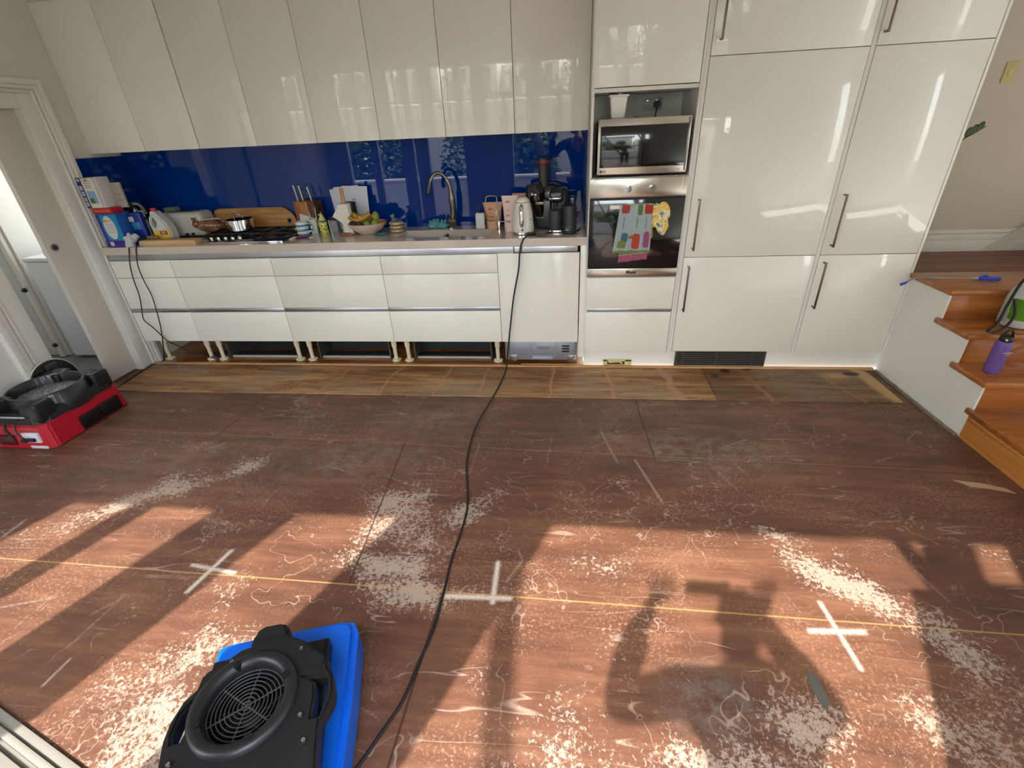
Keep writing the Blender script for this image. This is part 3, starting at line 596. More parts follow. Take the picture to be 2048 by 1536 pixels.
for x in (.08, .46, .86):
    xx = gx0 + (gx1 - gx0) * x; obj('divider', B(xx - .003, xx + .003, KY - .013, KY - .004, .02, .14), GM, t, True)
xa = W(1206, 728, 'y', KY).x; xb = W(1262, 728, 'y', KY).x
t = thing('socket_plate', 'cream plastic plate with slotted opening at the kickboard foot', 'socket', (xa, KY, .01))
CRM = mat((206, 194, 138), .45)
bm = bmn(); box(bm, xa, xb, KY - .01, KY, .045, .062, .002); box(bm, xa, xb, KY - .01, KY, .008, .018, .002); box(bm, xa, xa + .03, KY - .01, KY, .01, .06, .002); box(bm, xb - .05, xb, KY - .01, KY, .01, .06, .002); obj('plate', bm, CRM, t, True)
obj('slot', B(xa + .02, xb - .04, KY - .003, KY, .016, .046), mat((70, 52, 30), .6), t, True); obj('lever', tube(bmn(), [(xa + .04, KY - .01, .04), (xb - .09, KY - .014, .048), (xb - .07, KY - .01, .03)], .007, 8), CRM, t, True)
bm = bmn(); [cyl(bm, (x, KY - .011, .036), .004, .003, 'y', n=10) for x in (xa + .012, xb - .012)]; obj('screw', bm, STEEL, t, True)
# ------------------------------------------------------------------ oven
t = thing('oven', 'built-in black glass oven with steel control panel', 'oven', (.012, -.02, Z4))
obj('body', B(.02, .59, .0, .43, Z4 + .01, 1.31), mat((60, 60, 62), .4, .8), t, True)
BRSH = mat((206, 198, 184), .24, 1.0, vary=.04)
bm = bmn(); box(bm, .002, .596, -.02, 0, 1.218, 1.333, .003); box(bm, .03, .566, -.024, -.018, 1.222, 1.329, .003); obj('control_panel', bm, BRSH, t, True)
for x in (.24, .385):
    bm = bmn(); cyl(bm, (x, -.034, 1.268), .017, .022, 'y', n=24); cyl(bm, (x, -.026, 1.268), .021, .004, 'y', n=24); obj('knob', bm, CHROME, t, True)
bm = bmn()
for k in range(4):
    for x0 in (.165, .275, .34): box(bm, x0, x0 + .045, -.0246, -.0242, 1.246 + k * .014, 1.2466 + k * .014)
obj('dial_marks', bm, mat((90, 90, 86), .5), t, True)
obj('door_glass', B(.004, .594, -.018, .0, .772, 1.206, .003), BLKG, t, True, label='black glass oven door')
obj('bottom_strip', B(.002, .596, -.02, 0, Z4 + .002, .768, .003), BRSH, t, True)
obj('top_gap', B(.004, .594, -.008, 0, 1.206, 1.219), BLK, t, True)
text('brand_text', 'Miele', .03, TM(.295, -.0205, .742), BLK, t, True, bold=.0012)
bm = bmn(); box(bm, .13, .47, -.058, -.044, 1.156, 1.178, .002); box(bm, .14, .155, -.046, -.018, 1.158, 1.176); box(bm, .445, .46, -.046, -.018, 1.158, 1.176); obj('handle', bm, mat((236, 232, 214), .35), t, True, label='flat cream door handle')
# ------------------------------------------------------------------ tea towel and mitt
def cloth(name, lab, cat, xt0, xt1, xb0, xb1, zt, zb, y, m, waves=3, amp=.008, th=.002, nz=34, nx=40, slope=0.0):
    t_ = bmesh.new(); g = []
    for j in range(nz + 1):
        s = j / nz; row = []
        for i in range(nx + 1):
            u = i / nx; a = xt0 + (xb0 - xt0) * s ** 1.3; b = xt1 + (xb1 - xt1) * s ** 1.3
            row.append(t_.verts.new((a + (b - a) * u, y - amp * (.35 + s) * (1 + math.sin(u * waves * 2 * math.pi + 1.2 * s)) / 2, zt + (zb + slope * (u - .5) - zt) * s)))
        g.append(row)
    for j in range(nz):
        for i in range(nx): t_.faces.new((g[j][i], g[j + 1][i], g[j + 1][i + 1], g[j][i + 1]))
    uv = t_.loops.layers.uv.new('uv')
    for j in range(nz):
        for i in range(nx):
            f = t_.faces[0:0]
    t_.faces.ensure_lookup_table()
    for k, f in enumerate(t_.faces):
        j, i = divmod(k, nx)
        for lp, (dj, di) in zip(f.loops, ((0, 0), (1, 0), (1, 1), (0, 1))): lp[uv].uv = ((i + di) / nx, 1 - (j + dj) / nz)
    bmesh.ops.solidify(t_, geom=t_.faces[:], thickness=th)
    return t_
def uvmat(name, base, shapes, rough=.8):
    n = N(name); n.c = n.n('TexCoord').outputs['UV']; c = base if not isinstance(base, tuple) else lin(base)
    wob = n.noise(9, 3)
    if isinstance(base, tuple): c = n.mix(wob, lin(base), lin(tuple(min(255, x * 1.06) for x in base)))
    sp = n.n('SeparateXYZ'); n.l(n.c, sp.inputs[0])
    for (x0, x1, y0, y1, cl) in shapes:
        cx, cy, hx, hy = (x0 + x1) / 2, (y0 + y1) / 2, (x1 - x0) / 2, (y1 - y0) / 2
        dx = n.math('DIVIDE', n.math('ABSOLUTE', n.math('SUBTRACT', sp.outputs[0], cx)), hx); dy = n.math('DIVIDE', n.math('ABSOLUTE', n.math('SUBTRACT', sp.outputs[1], cy)), hy)
        p_ = 8 if (hx > .3 or hy > .3) else 5
        d = n.math('ADD', n.math('POWER', dx, p_), n.math('POWER', dy, p_))
        c = n.mix(n.rng(d, 1.05, .9), c, lin(cl))
    n.fin(c, rough); n.b.inputs['Sheen Weight'].default_value = .2
    return n.m
front = uvmat('utensil_print_cotton', (198, 212, 212), [(.08, .32, .82, 1.1, (208, 84, 88)), (.56, .70, .78, 1.1, (134, 150, 84)), (.76, 1.0, .8, 1.1, (212, 76, 56)), (.17, .21, .5, .74, (168, 170, 172)), (.56, .60, .5, .74, (168, 170, 172)), (.82, .86, .52, .74, (186, 190, 150)),
    (.18, .36, .24, .42, (88, 134, 160)), (.1, .34, .1, .26, (156, 168, 92)), (.38, .52, .3, .37, (190, 150, 50)), (.5, .70, .08, .40, (222, 96, 72)), (.80, .96, .1, .44, (196, 104, 148)), (-1, 2, -.5, .055, (158, 172, 96))])
back = uvmat('pink_hem_cotton', (206, 212, 210), [(-1, 2, .13, .2, (158, 170, 96)), (-1, 2, -.5, .12, (206, 112, 142))])
t = thing('tea_towel', 'folded tea towel printed with kitchen utensils hanging on oven handle', 'towel', (.28, -.06, 1.18))
xa = W(1250, 402, 'y', -.07).x
obj('front_layer', cloth('', '', '', .19, .395, .155, .395, 1.183, .885, -.064, front, 3, .014), front, t, True, sharp=80)
obj('back_layer', cloth('', '', '', .205, .395, .20, .385, 1.183, .828, -.05, back, 3, .006, slope=.02), back, t, True, sharp=80)
obj('fold', B(.19, .395, -.066, -.040, 1.177, 1.184, .003), front, t, True)
n = N('lemon_print_cotton'); n.l
v = n.n('TexVoronoi'); v.inputs['Scale'].default_value = 38; n.l(n.c, v.inputs['Vector']); v2 = n.noise(22, 2)
c = n.ramp(v2, [(.36, lin((92, 132, 104))), (.44, lin((236, 232, 206))), (.52, lin((232, 184, 60))), (.6, lin((236, 200, 110)))])
c = n.mix(n.rng(v.outputs['Distance'], .22, .12), c, lin((214, 120, 54))); n.fin(c, .85); LEMON = n.m
t = thing('oven_mitt', 'yellow patterned oven mitt hanging right of the tea towel', 'oven mitt', (.44, -.06, 1.17))
bm = bmn(); ball(bm, (.452, -.062, 1.125), (.052, .02, .066), 24, nz=.03); ball(bm, (.462, -.064, 1.055), (.038, .02, .062), 20, nz=.05); ball(bm, (.415, -.058, 1.14), (.024, .016, .048), 16); ball(bm, (.413, -.058, 1.075), (.022, .014, .036), 16)
obj('mitt', bm, LEMON, t, True, sharp=180)
obj('strap', tube(bmn(), [(.397, -.05, 1.14), (.402, -.052, 1.02), (.406, -.05, .985), (.396, -.05, .975), (.392, -.05, 1.0)], .008, 8, sm=4, flat=.5), mat((206, 176, 60), .8), t, True)
# ------------------------------------------------------------------ microwave niche
t = thing('microwave', 'stainless steel microwave with black glass door in the niche', 'microwave', (.05, -.01, 1.336))
obj('body', B(.05, .572, .01, .38, 1.345, 1.645, .004), mat((70, 70, 72), .4, .6), t, True)
bm = bmn(); box(bm, .042, .578, -.01, .01, 1.352, 1.655, .004); obj('front_frame', bm, BRSH, t, True)
obj('door_glass', B(.056, .562, -.013, -.008, 1.392, 1.617, .002), BLKG, t, True); obj('handle_edge', B(.565, .576, -.02, -.008, 1.36, 1.65, .004), STEEL, t, True)
bm = bmn(); [cyl(bm, (x, y, 1.341), .012, .012) for x in (.09, .53) for y in (.05, .33)]; obj('foot', bm, BLK, t, True)
text('brand_text', 'LG', .017, TM(.085, -.0106, 1.371), mat((70, 66, 60), .4), t, True, bold=.0005)
bm = bmn(); cyl(bm, (.066, -.0105, 1.371), .007, .001, 'y'); obj('brand_badge', bm, mat((70, 66, 60), .4), t, True)
text('button_mark', 'NeoChef', .009, TM(.45, -.0106, 1.371), mat((110, 70, 60), .4), t, True); text('button_mark', 'Open', .008, TM(.53, -.0106, 1.371), mat((90, 90, 84), .4), t, True)
NB = mat((150, 148, 142), .5)
p = W(1235, 238, 'y', .1)
t = thing('plastic_tub', 'white square plastic tub with pump standing on the microwave', 'tub', (p.x, .12, 1.656))
bm = bmn(); bmesh.ops.create_cone(bm, cap_ends=True, segments=4, radius1=.055, radius2=.072, depth=.12); bm.transform(Matrix.Translation((0, 0, .06)) @ Matrix.Rotation(math.pi / 4, 4, 'Z')); bmesh.ops.bevel(bm, geom=bm.edges[:], offset=.006, segments=3, affect='EDGES'); obj('tub', bm, mat((232, 230, 222), .35), t)
obj('lid', B(-.058, .058, -.058, .058, .112, .124, .004), mat((232, 230, 222), .35), t); bm = bmn(); lathe(bm, [(.014, .124), (.012, .14), (.006, .142), (.006, .16)], (.01, 0, 0)); box(bm, -.005, .03, -.007, .007, .152, .16, .003); obj('pump', bm, mat((210, 208, 200), .4), t)
p = W(1306, 208, 'y', .43)
t = thing('power_outlet', 'double power outlet on the back of the microwave niche', 'outlet', (p.x, .438, p.z))
obj('plate', B(-.06, .06, -.006, 0, -.036, .036, .002), mat((200, 200, 196), .3), t)
for x in (-.038, .02): obj('switch', B(x - .005, x + .012, -.011, -.005, .012, .03, .002), CHROME, t)
t2 = thing('power_plug', 'round black plug in the outlet above the microwave', 'plug', (p.x + .022, .43, p.z - .002))
obj('plug_body', cyl(bmn(), (0, -.018, 0), .022, .03, 'y'), BLK, t2); obj('cord', tube(bmn(), [(0, -.03, -.015), (-.005, -.05, -.04), (-.012, -.06, -.09)], .004, 8, sm=3), BLK, t2)
tag(obj('bread_clip', B(.27, .29, .15, .16, 1.646, 1.664, .002), mat((200, 40, 90), .4)), 'tiny pink clip lying on top of the microwave', 'clip')
# ------------------------------------------------------------------ things on the worktop
def on(px, y, z=ZT):
    # x on the worktop for a depth y: walk the column whose base sits at height z
    py = 470.0
    for _ in range(6):
        p = W(px, py, 'y', y); py += (p.z - z) * 240
    return Vector((W(px, py, 'y', y).x, y, z))
def Hh(px, py, y): return W(px, py, 'y', y).z - ZT
def rot(p, rz=0.0): return Matrix.Translation(p) @ Matrix.Rotation(rz, 4, 'Z')
NAVY = mat((30, 44, 112), .45, vary=.1); CARD = mat((196, 192, 182), .7)
# detergent boxes
p = on(228, .10)
t = thing('detergent_box', 'blue and purple detergent carton with white oval, under the others', 'carton', (-3.555, .012, ZT), -.05)
obj('box', B(-.005, .17, 0, .11, 0, .235, .002), mat((26, 84, 160), .4, vary=.15), t)
obj('printed_front', plate(bmn(), [(.0, .05), (.165, .05), (.165, .23), (.0, .23)], (), 0, .001, RX90), mat((0, 132, 178), .4, vary=.2), t)
obj('oval_label', plate(bmn(), [(.085 + .048 * math.cos(a * math.pi / 16), .14 + .082 * math.sin(a * math.pi / 16)) for a in range(32)], (), 0, .001, Matrix.Translation((0, -.001, 0)) @ RX90), mat((206, 204, 196), .5), t)
obj('purple_band', B(-.006, .171, -.002, .111, .0, .048), mat((56, 36, 130), .4), t); obj('purple_corner', plate(bmn(), [(0, .05), (.03, .05), (.022, .13), (.03, .23), (0, .23)], (), 0, .0015, RX90), mat((52, 40, 138), .4), t)
text('carton_text', 'earth', .02, TM(.095, -.0025, .19), mat((190, 110, 60), .5), t); obj('leaf_mark', plate(bmn(), circ(.062, .188, .012, 12), (), 0, .001, Matrix.Translation((0, -.002, 0)) @ RX90), mat((190, 150, 40), .5), t)
bm = bmn(); [box(bm, .05, .125, -.003, -.002, .105 + k * .014, .108 + k * .014) for k in range(5)]; obj('print_lines', bm, mat((150, 146, 160), .5), t)
obj('small_panel', B(.03, .06, -.004, -.002, .01, .04), mat((190, 200, 190), .5), t)
t = thing('value_pack_box', 'red topped VALUE PACK carton sandwiched between the blue cartons', 'carton', (-3.565, .02, ZT + .2365), -.04)
obj('box', B(-.005, .155, 0, .1, 0, .04, .001), mat((176, 26, 48), .4), t); text('banner_text', 'VALUE PACK', .022, TM(.075, -.0012, .02), mat((236, 128, 30), .4), t, bold=.0006)
t = thing('tablet_box', 'tall navy carton with white label squares, top of the stack', 'carton', (-3.598, .02, ZT + .2775), -.03)
bm = B(0, .04, 0, .1, 0, .20, .001); obj('spine', bm, NAVY, t)
obj('box', B(.04, .165, 0, .1, 0, .20, .001), mat((196, 192, 188), .5, vary=.04), t)
for z, h in ((.178, .016), (.12, .03), (.082, .03), (.048, .024), (.012, .03)): obj('label_square', B(.008, .032, -.001, 0, z, z + h), mat((176, 176, 170), .5), t)
t2 = thing('paper_carton', 'cream carton with green and blue picture leaning on stacked boxes', 'carton', (-3.535, -.002, ZT + .279), -.03)
obj('box', B(0, .085, 0, .018, 0, .195, .002), mat((214, 208, 192), .6), t2); obj('picture', B(.012, .075, -.001, 0, .03, .115), mat((120, 160, 196), .5, vary=.3), t2)
obj('green_patch', B(.012, .048, -.0015, 0, .035, .066), mat((70, 110, 50), .5), t2); bm = bmn(); [box(bm, .015, .07, -.001, 0, .135 + k * .014, .139 + k * .014) for k in range(4)]; obj('print_lines', bm, mat((110, 110, 104), .5), t2)
text('carton_text', 'JIK', .012, TM(.04, -.0012, .186), BLK, t2, bold=.0004)
t2 = thing('folded_leaflet', 'grey folded leaflet standing behind the cream carton', 'leaflet', (-3.43, .10, ZT + .235), .1)
obj('leaflet', B(0, .075, 0, .02, .03, .2, .004), mat((156, 150, 138), .7, vary=.08), t2); [obj('print_line', B(.02, .06, -.001, 0, z, z + .003), DGREY, t2) for z in (.08, .12)]
t2 = thing('blue_pouch', 'blue cleaning pouch standing right of the detergent carton', 'pouch', (-3.375, .09, ZT), .1)
bm = B(0, .09, 0, .05, 0, .23, .012, 3); obj('pouch', bm, mat((14, 40, 128), .35, vary=.25), t2); obj('pale_patch', B(.01, .07, -.002, 0, .11, .16, .002), mat((40, 120, 170), .4), t2); obj('white_patch', B(.0, .035, -.0022, 0, .165, .2, .002), mat((176, 180, 184), .5), t2)
# cloth pair
def lump(c, r, nz, n_=20): return ball(bmn(), c, r, n_, nz=nz)
p = on(268, .02)
t = thing('crumpled_cloth', 'crumpled pale grey cloth at the front edge of the worktop', 'cloth', p)
bm = lump((-.01, .0, .045), (.035, .03, .045), .16); ball(bm, (.02, .02, .065), (.03, .025, .022), 16, nz=.15); ball(bm, (-.025, -.02, .0), (.02, .014, .03), 14, nz=.12); obj('cloth', bm, mat((190, 194, 196), .85, vary=.1), t, sharp=180)
t = thing('power_adapters', 'black plugs and adapter piled by the grey cloth', 'adapter', on(283, .03))
bm = lump((.015, .02, .03), (.03, .035, .03), .1); box(bm, -.02, .03, .0, .05, .0, .045, .008); box(bm, .02, .05, -.03, .02, .0, .03, .008); obj('adapter', bm, BLK, t, sharp=60)
tag(obj('striped_cloth', ball(bmn(), on(292, .03) + Vector((0, 0, .018)), (.028, .04, .02), 18, nz=.12), mat((164, 160, 160), .8, vary=.2), sharp=180), 'small grey cloth bundle beside the timber block', 'cloth')
# kettle canister dark
p = on(292, .34); h = Hh(285, 405, .34)
t = thing('dark_canister', 'black and chrome cylinder canister behind the spray can', 'canister', p)
obj('body', lathe(bmn(), [(.075, 0), (.078, .01), (.078, h * .85), (.07, h * .95), (.05, h), (0, h)]), mat((18, 18, 20), .2, coat=.6), t)
bm = bmn(); box(bm, -.03, -.012, -.084, -.074, .03, h * .85, .004); obj('chrome_bar', bm, CHROME, t); bm = tube(bmn(), [(.03, -.06, h * .9), (.07, -.08, h * 1.0), (.1, -.05, h * .95), (.11, -.03, h * .7)], .016, 10, sm=4); obj('handle', bm, mat((120, 120, 116), .3, .6), t)
# spray can
p = on(304, .22); h = Hh(300, 420, .22)
t = thing('spray_can', 'slim white aerosol can with green band near the red capped bottle', 'aerosol', p)
obj('body', lathe(bmn(), [(.024, 0), (.025, .004), (.025, h * .8), (.02, h * .84)]), mat((216, 216, 212), .35), t); obj('cap', lathe(bmn(), [(.02, h * .84), (.021, h * .86), (.02, h * .98), (0, h)]), mat((222, 222, 218), .35), t)
obj('green_band', lathe(bmn(), [(.0252, h * .70), (.0254, h * .705), (.0254, h * .79), (.0252, h * .795)]), mat((28, 96, 52), .4), t); text('can_text', 'Oven', .02, TM(0, -.0256, h * .4), BLK, t)
# vinegar bottle with handle
p = on(338, .17); h = Hh(320, 416, .17)
t = thing('vinegar_bottle', 'translucent plastic jug with red cap and yellow label', 'bottle', p, .1)
bm = plate(bmn(), [(-.065, 0), (.065, 0), (.07, .02), (.068, h * .4), (.045, h * .62), (.0, h * .86), (-.015, h * .92), (-.04, h * .92), (-.045, h * .84), (-.062, h * .72), (-.07, h * .45), (-.068, .02)],
    [[(-.05, h * .46), (-.032, h * .46), (-.018, h * .6), (-.03, h * .76), (-.043, h * .72), (-.053, h * .6)]], -.04, .04, RX90, bev=.012)
obj('bottle', bm, mat((212, 212, 204), .3, trans=.15), t, sharp=60); obj('cap', cyl(bmn(), (-.028, 0, h * .96), .019, h * .09, n=24), mat((200, 30, 44), .4), t)
obj('label', B(-.055, .06, -.0415, -.039, .01, h * .38), mat((232, 190, 70), .5, vary=.15), t); obj('badge', B(-.01, .045, -.0425, -.041, h * .24, h * .36, .004), mat((128, 44, 28), .5), t); text('badge_text', 'Black', .016, TM(.017, -.0428, h * .325), mat((232, 220, 200), .5), t); text('badge_text', 'Burn', .016, TM(.017, -.0428, h * .275), mat((232, 220, 200), .5), t)
# toaster
p = on(388, .38); h = Hh(410, 421, .38)
t = thing('toaster', 'cream toaster behind the jug and the bread loaf', 'toaster', p, .06)
obj('body', B(-.19, .17, -.09, .09, .01, h, .035, 4), mat((190, 186, 174), .35, vary=.03), t); bm = bmn(); [box(bm, -.12, .10, y, y + .03, h - .004, h + .001) for y in (-.045, .015)]; obj('slot', bm, BLK, t)
obj('knob', cyl(bmn(), (.02, -.095, .03), .01, .016, 'y'), BLK, t); obj('dial', cyl(bmn(), (.07, -.095, .03), .01, .016, 'y'), BLK, t); obj('base', B(-.17, .15, -.08, .08, 0, .012), BLK, t)
tag(obj('grey_sponge', B(p.x - .2, p.x - .1, .40, .46, ZT + h * .92, ZT + h * 1.14, .004), mat((110, 112, 100), .8)), 'flat dark grey block standing behind the toaster', 'block')
# timber block
a = on(289, .03); b = on(398, .03)
tag(obj('timber_block', B(a.x, b.x, .0, .085, ZT, ZT + .042, .002), wood('pale_timber', (160, 122, 80), (196, 160, 112), (210, 178, 130), 'x', 1.5, .6)), 'flat pale timber plank lying at the front of the worktop', 'plank')
t = thing('ginger_root', 'knobbly brown ginger root lying on the timber plank', 'ginger', on(306, .07, ZT + .042))
bm = lump((0, 0, .012), (.03, .014, .013), .1, 14); ball(bm, (.03, .005, .012), (.018, .012, .012), 12, nz=.1); ball(bm, (-.02, -.008, .014), (.012, .016, .011), 12, nz=.1); obj('root', bm, mat((140, 108, 66), .8, vary=.2), t, sharp=180)
# cooktop
HX0, HX1, HY0, HY1 = -2.92, -2.19, .06, .50
t = thing('cooktop', 'black gas cooktop with steel front edge and five knobs', 'cooktop', (HX0, HY0, ZT))
obj('glass_plate', B(HX0, HX1, HY0, HY1, ZT, ZT + .008, .003), mat((22, 22, 24), .2, coat=.6), t, True); obj('front_trim', B(HX0, HX1, HY0 - .006, HY0, ZT, ZT + .009, .001), CHROME, t, True)
for k in range(5):
    x = W(416 + k * 13.4, 478, 'z', ZT + .02).x
    bm = bmn(); lathe(bm, [(.018, .008), (.018, .02), (.015, .026), (0, .026)], (x, .17, ZT)); box(bm, x - .003, x + .003, .155, .185, ZT + .024, ZT + .032); obj('knob', bm, STEEL, t, True)
IRON = mat((22, 22, 24), .55, bump=.2, bsc=200)
for gx in (HX0 + .02, (HX0 + HX1) / 2 - .12, HX1 - .26):
    ga = gx; gb = gx + .24; bm = bmn()
    for yy in (.22, .345, .47): box(bm, ga, gb, yy - .005, yy + .005, ZT + .03, ZT + .042, .002)
    for xx in (ga + .005, (ga + gb) / 2, gb - .005): box(bm, xx - .005, xx + .005, .21, .48, ZT + .03, ZT + .042, .002)
    for xx in (ga + .005, gb - .005):
        for yy in (.22, .47): box(bm, xx - .006, xx + .006, yy - .006, yy + .006, ZT + .008, ZT + .034)
    obj('pan_support', bm, IRON, t, True)
    for yy in (.28, .41): bm = bmn(); lathe(bm, [(.038, .008), (.04, .016), (.03, .02), (.03, .026), (0, .028)], ((ga + gb) / 2, yy, ZT), n=24); obj('burner', bm, IRON, t, True)
# bread loaf in bag
p = on(424, .26, ZT + .043); n = N('bread_in_film'); f = n.noise(20, 5, .7); n.fin(n.ramp(f, [(.35, lin((78, 42, 22))), (.55, lin((140, 92, 56))), (.7, lin((196, 178, 166)))]), .22); n.b.inputs['Coat Weight'].default_value = 1; n.bump(f, .6, .01)
t = thing('bread_loaf', 'bagged brown bread loaf resting on the cooktop beside the pot', 'bread', p, .35)
obj('loaf', ball(bmn(), (0, .02, .052), (.095, .055, .05), 24, nz=.03), n.m, t, sharp=180); obj('bag_label', B(-.03, .09, -.02, .05, .098, .103, .001), mat((206, 200, 192), .4), t); bm = tube(bmn(), [(-.085, .03, .06), (-.115, .05, .075), (-.12, .07, .1)], [.03, .012, .02], 10, sm=3); obj('bag_neck', bm, n.m, t, sharp=180)
# pot
p = on(484, .34, ZT + .043); h = W(485, 438, 'y', .34).z - (ZT + .043); r = (on(508, .34).x - on(461, .34).x) / 2
t = thing('saucepan', 'shallow polished steel pot with loop handles on the cooktop', 'pot', p)
obj('bowl', lathe(bmn(), [(r * .92, 0), (r, .008), (r, h), (r * 1.03, h + .002), (r * .97, h + .002), (r * .97, .01), (0, .008)], n=48), CHROME, t)
bm = tube(bmn(), [(-.03, -r * .0 + r, h * .9), (-.03, r + .02, h), (.03, r + .02, h), (.03, r, h * .9)], .005, 8, sm=3); obj('handle', bm, CHROME, t)
bm = tube(bmn(), [(-r, -.03, h * .85), (-r - .03, -.03, h * .9), (-r - .03, .03, h * .9), (-r, .03, h * .85)], .005, 8, sm=3); obj('handle', bm, CHROME, t)
bm = tube(bmn(), [(-.05, .02, h), (-.04, .0, h + .04), (.0, 0, h + .045), (.04, 0, h + .01)], .005, 8, sm=3); obj('ladle_handle', bm, CHROME, t)
# cutting board leaning on the splashback
yb_ = .492; a = on(436, yb_); b = on(597, yb_); h = Hh(520, 415, yb_ + .03)
L = b.x - a.x
op = [(0, .03), (.012, .005), (.03, 0), (L - .04, 0), (L - .01, .02), (L, .06), (L - .005, h * .5), (L - .03, h * .75), (L - .08, h * .95), (L - .12, h), (.05, h), (.018, h * .93), (.0, h * .75)]
M_ = Matrix.Translation((a.x, yb_, ZT + .002)) @ Matrix.Rotation(math.pi / 2 - .1, 4, 'X')
t = thing('chopping_board', 'large wooden chopping board with round hole leaning on blue splashback', 'chopping board', M=M_)
bo = obj('board', plate(bmn(), op, [circ(L - .06, h * .42, .017, 20)], -.018, 0, bev=.003), BOARDW, t)
# knife block
yk = .40; a = on(601, yk); b = on(640, yk); h = Hh(605, 403, yk)
KB = wood('knife_block_wood', (110, 60, 26), (160, 98, 50), (184, 124, 72), 'z', 2.0, .4)
t = thing('knife_block', 'wooden knife block with steel handled knives behind the lemon can', 'knife block', (a.x, yk, ZT), -.12)
Lw = b.x - a.x
obj('block', B(0, Lw * .72, 0, .12, 0, h, .004), KB, t); obj('side_block', B(Lw * .73, Lw * 1.05, 0, .12, 0, h, .004), wood('dark_block', (62, 32, 12), (98, 56, 26), (120, 70, 36), 'z', 2, .4), t)
for x, y, dh in ((.03, .03, .115), (.045, .07, .105), (.07, .04, .11), (.135, .05, .10)):
    bm = tube(bmn(), [(x, y, h - .01), (x - .006, y, h + dh * .5), (x - .014, y, h + dh)], [.009, .011, .010], 10, flat=.7); obj('knife_handle', bm, STEEL, t)
t = thing('recipe_card', 'white card with utensil drawing propped against the knife block', 'card', M=rot((on(606, .385).x, .385, ZT), -.1) @ Matrix.Rotation(-.08, 4, 'X'))
obj('card', B(0, .145, 0, .003, .05, .19), mat((214, 212, 200), .6), t); bm = bmn()
for k in range(3): tube(bm, [(.07 + k * .018, -.001, .175), (.09 + k * .018, -.001, .09)], .0025, 6)
cyl(bm, (.088, -.001, .105), .006, .002, 'y'); obj('drawing', bm, mat((96, 100, 92), .6), t)
# mug
p = on(609, .30); n = N('striped_mug'); n.c = n.n('TexCoord').outputs['Object']; sp = n.n('SeparateXYZ'); n.l(n.c, sp.inputs[0]); wv = n.math('SINE', n.math('MULTIPLY', sp.outputs[2], 190)); n.fin(n.mix(n.rng(wv, .1, .4), lin((210, 216, 212)), lin((60, 112, 164))), .25)
t = thing('striped_mug', 'blue and white striped mug beside the lemon printed can', 'mug', p)
h = Hh(605, 443, .30); obj('cup', lathe(bmn(), [(.042, 0), (.046, .004), (.047, h), (.043, h), (.042, .008), (0, .006)]), n.m, t); obj('handle', tube(bmn(), [(.044, 0, h * .8), (.07, 0, h * .75), (.072, 0, h * .35), (.044, 0, h * .25)], .006, 8, sm=4), n.m, t); text('mug_text', 'COOL', .022, TM(-.012, -.0475, h * .5, -.2), mat((230, 226, 150), .4), t, bold=.0006)
# face mask
p = on(607, .17)
t = thing('face_mask', 'maroon face mask with white ear loops lying on the worktop', 'face mask', p, .18)
bm = bmn(); box(bm, -.055, .045, -.018, .018, .002, .012, .005, M=Matrix.Rotation(-.06, 4, 'Y')); obj('mask', bm, mat((110, 20, 46), .8), t); bm = tube(bmn(), [(-.055, -.01, .006), (-.09, -.03, .003), (-.1, -.0, .003), (-.07, .02, .01), (-.05, .01, .006)], .003, 6, sm=4); tube(bm, [(.045, -.01, .006), (.075, -.02, .003), (.08, .01, .003), (.05, .015, .006)], .003, 6, sm=4); obj('ear_loop', bm, mat((214, 210, 202), .8), t)
tag(obj('green_packet', B(on(618, .33).x, on(618, .33).x + .035, .34, .36, ZT, ZT + .085, .002), mat((20, 104, 84), .5)), 'small green packet standing right of the striped mug', 'packet')
tag(obj('white_packet', B(on(624, .34).x + .01, on(624, .34).x + .065, .32, .335, ZT, ZT + .11, .003), mat((196, 196, 186), .4)), 'pale sachet standing between the green packet and lemon can', 'packet')
# lemon can
p = on(651, .27); n = N('lemon_can_print'); f = n.noise(34, 3); v = n.n('TexVoronoi'); v.inputs['Scale'].default_value = 26; n.l(n.c, v.inputs['Vector']); c = n.ramp(f, [(.4, lin((60, 92, 52))), (.47, lin((206, 204, 120))), (.55, lin((212, 190, 60))), (.62, lin((110, 150, 80)))]); c = n.mix(n.rng(v.outputs['Distance'], .25, .1), c, lin((228, 176, 32))); n.fin(c, .35)
h = Hh(645, 424, .27)
t = thing('lemon_soap_can', 'yellow and green lemon patterned pump can on the worktop', 'soap dispenser', p)
obj('body', lathe(bmn(), [(.029, 0), (.031, .004), (.031, h * .62), (.027, h * .68)]), n.m, t); obj('collar', lathe(bmn(), [(.031, h * .6), (.032, h * .64), (.026, h * .66)]), mat((40, 56, 30), .4), t); obj('neck', lathe(bmn(), [(.026, h * .66), (.016, h * .8), (.012, h * .84), (.012, h * .88)]), mat((176, 190, 140), .4), t); bm = bmn(); box(bm, -.022, .01, -.006, .006, h * .87, h * .91, .002); cyl(bm, (0, 0, h * .96), .003, h * .1); obj('pump', bm, mat((214, 200, 170), .4), t)
tag(obj('white_pen', tube(bmn(), [W(657, 441, 'y', .30), W(668, 480, 'z', ZT + .004)], .006, 8), mat((170, 190, 206), .3)), 'slim white and pale blue stick leaning right of the lemon can', 'stick')
p = on(671, .40); h = Hh(666, 434, .40)
t = thing('pill_bottle', 'small white pill bottle with purple lid behind the white stick', 'bottle', p)
obj('body', lathe(bmn(), [(.03, 0), (.032, .004), (.032, h * .75), (.028, h * .8)]), mat((190, 188, 184), .4), t); obj('lid', lathe(bmn(), [(.031, h * .8), (.031, h), (0, h)]), mat((64, 20, 84), .4), t)
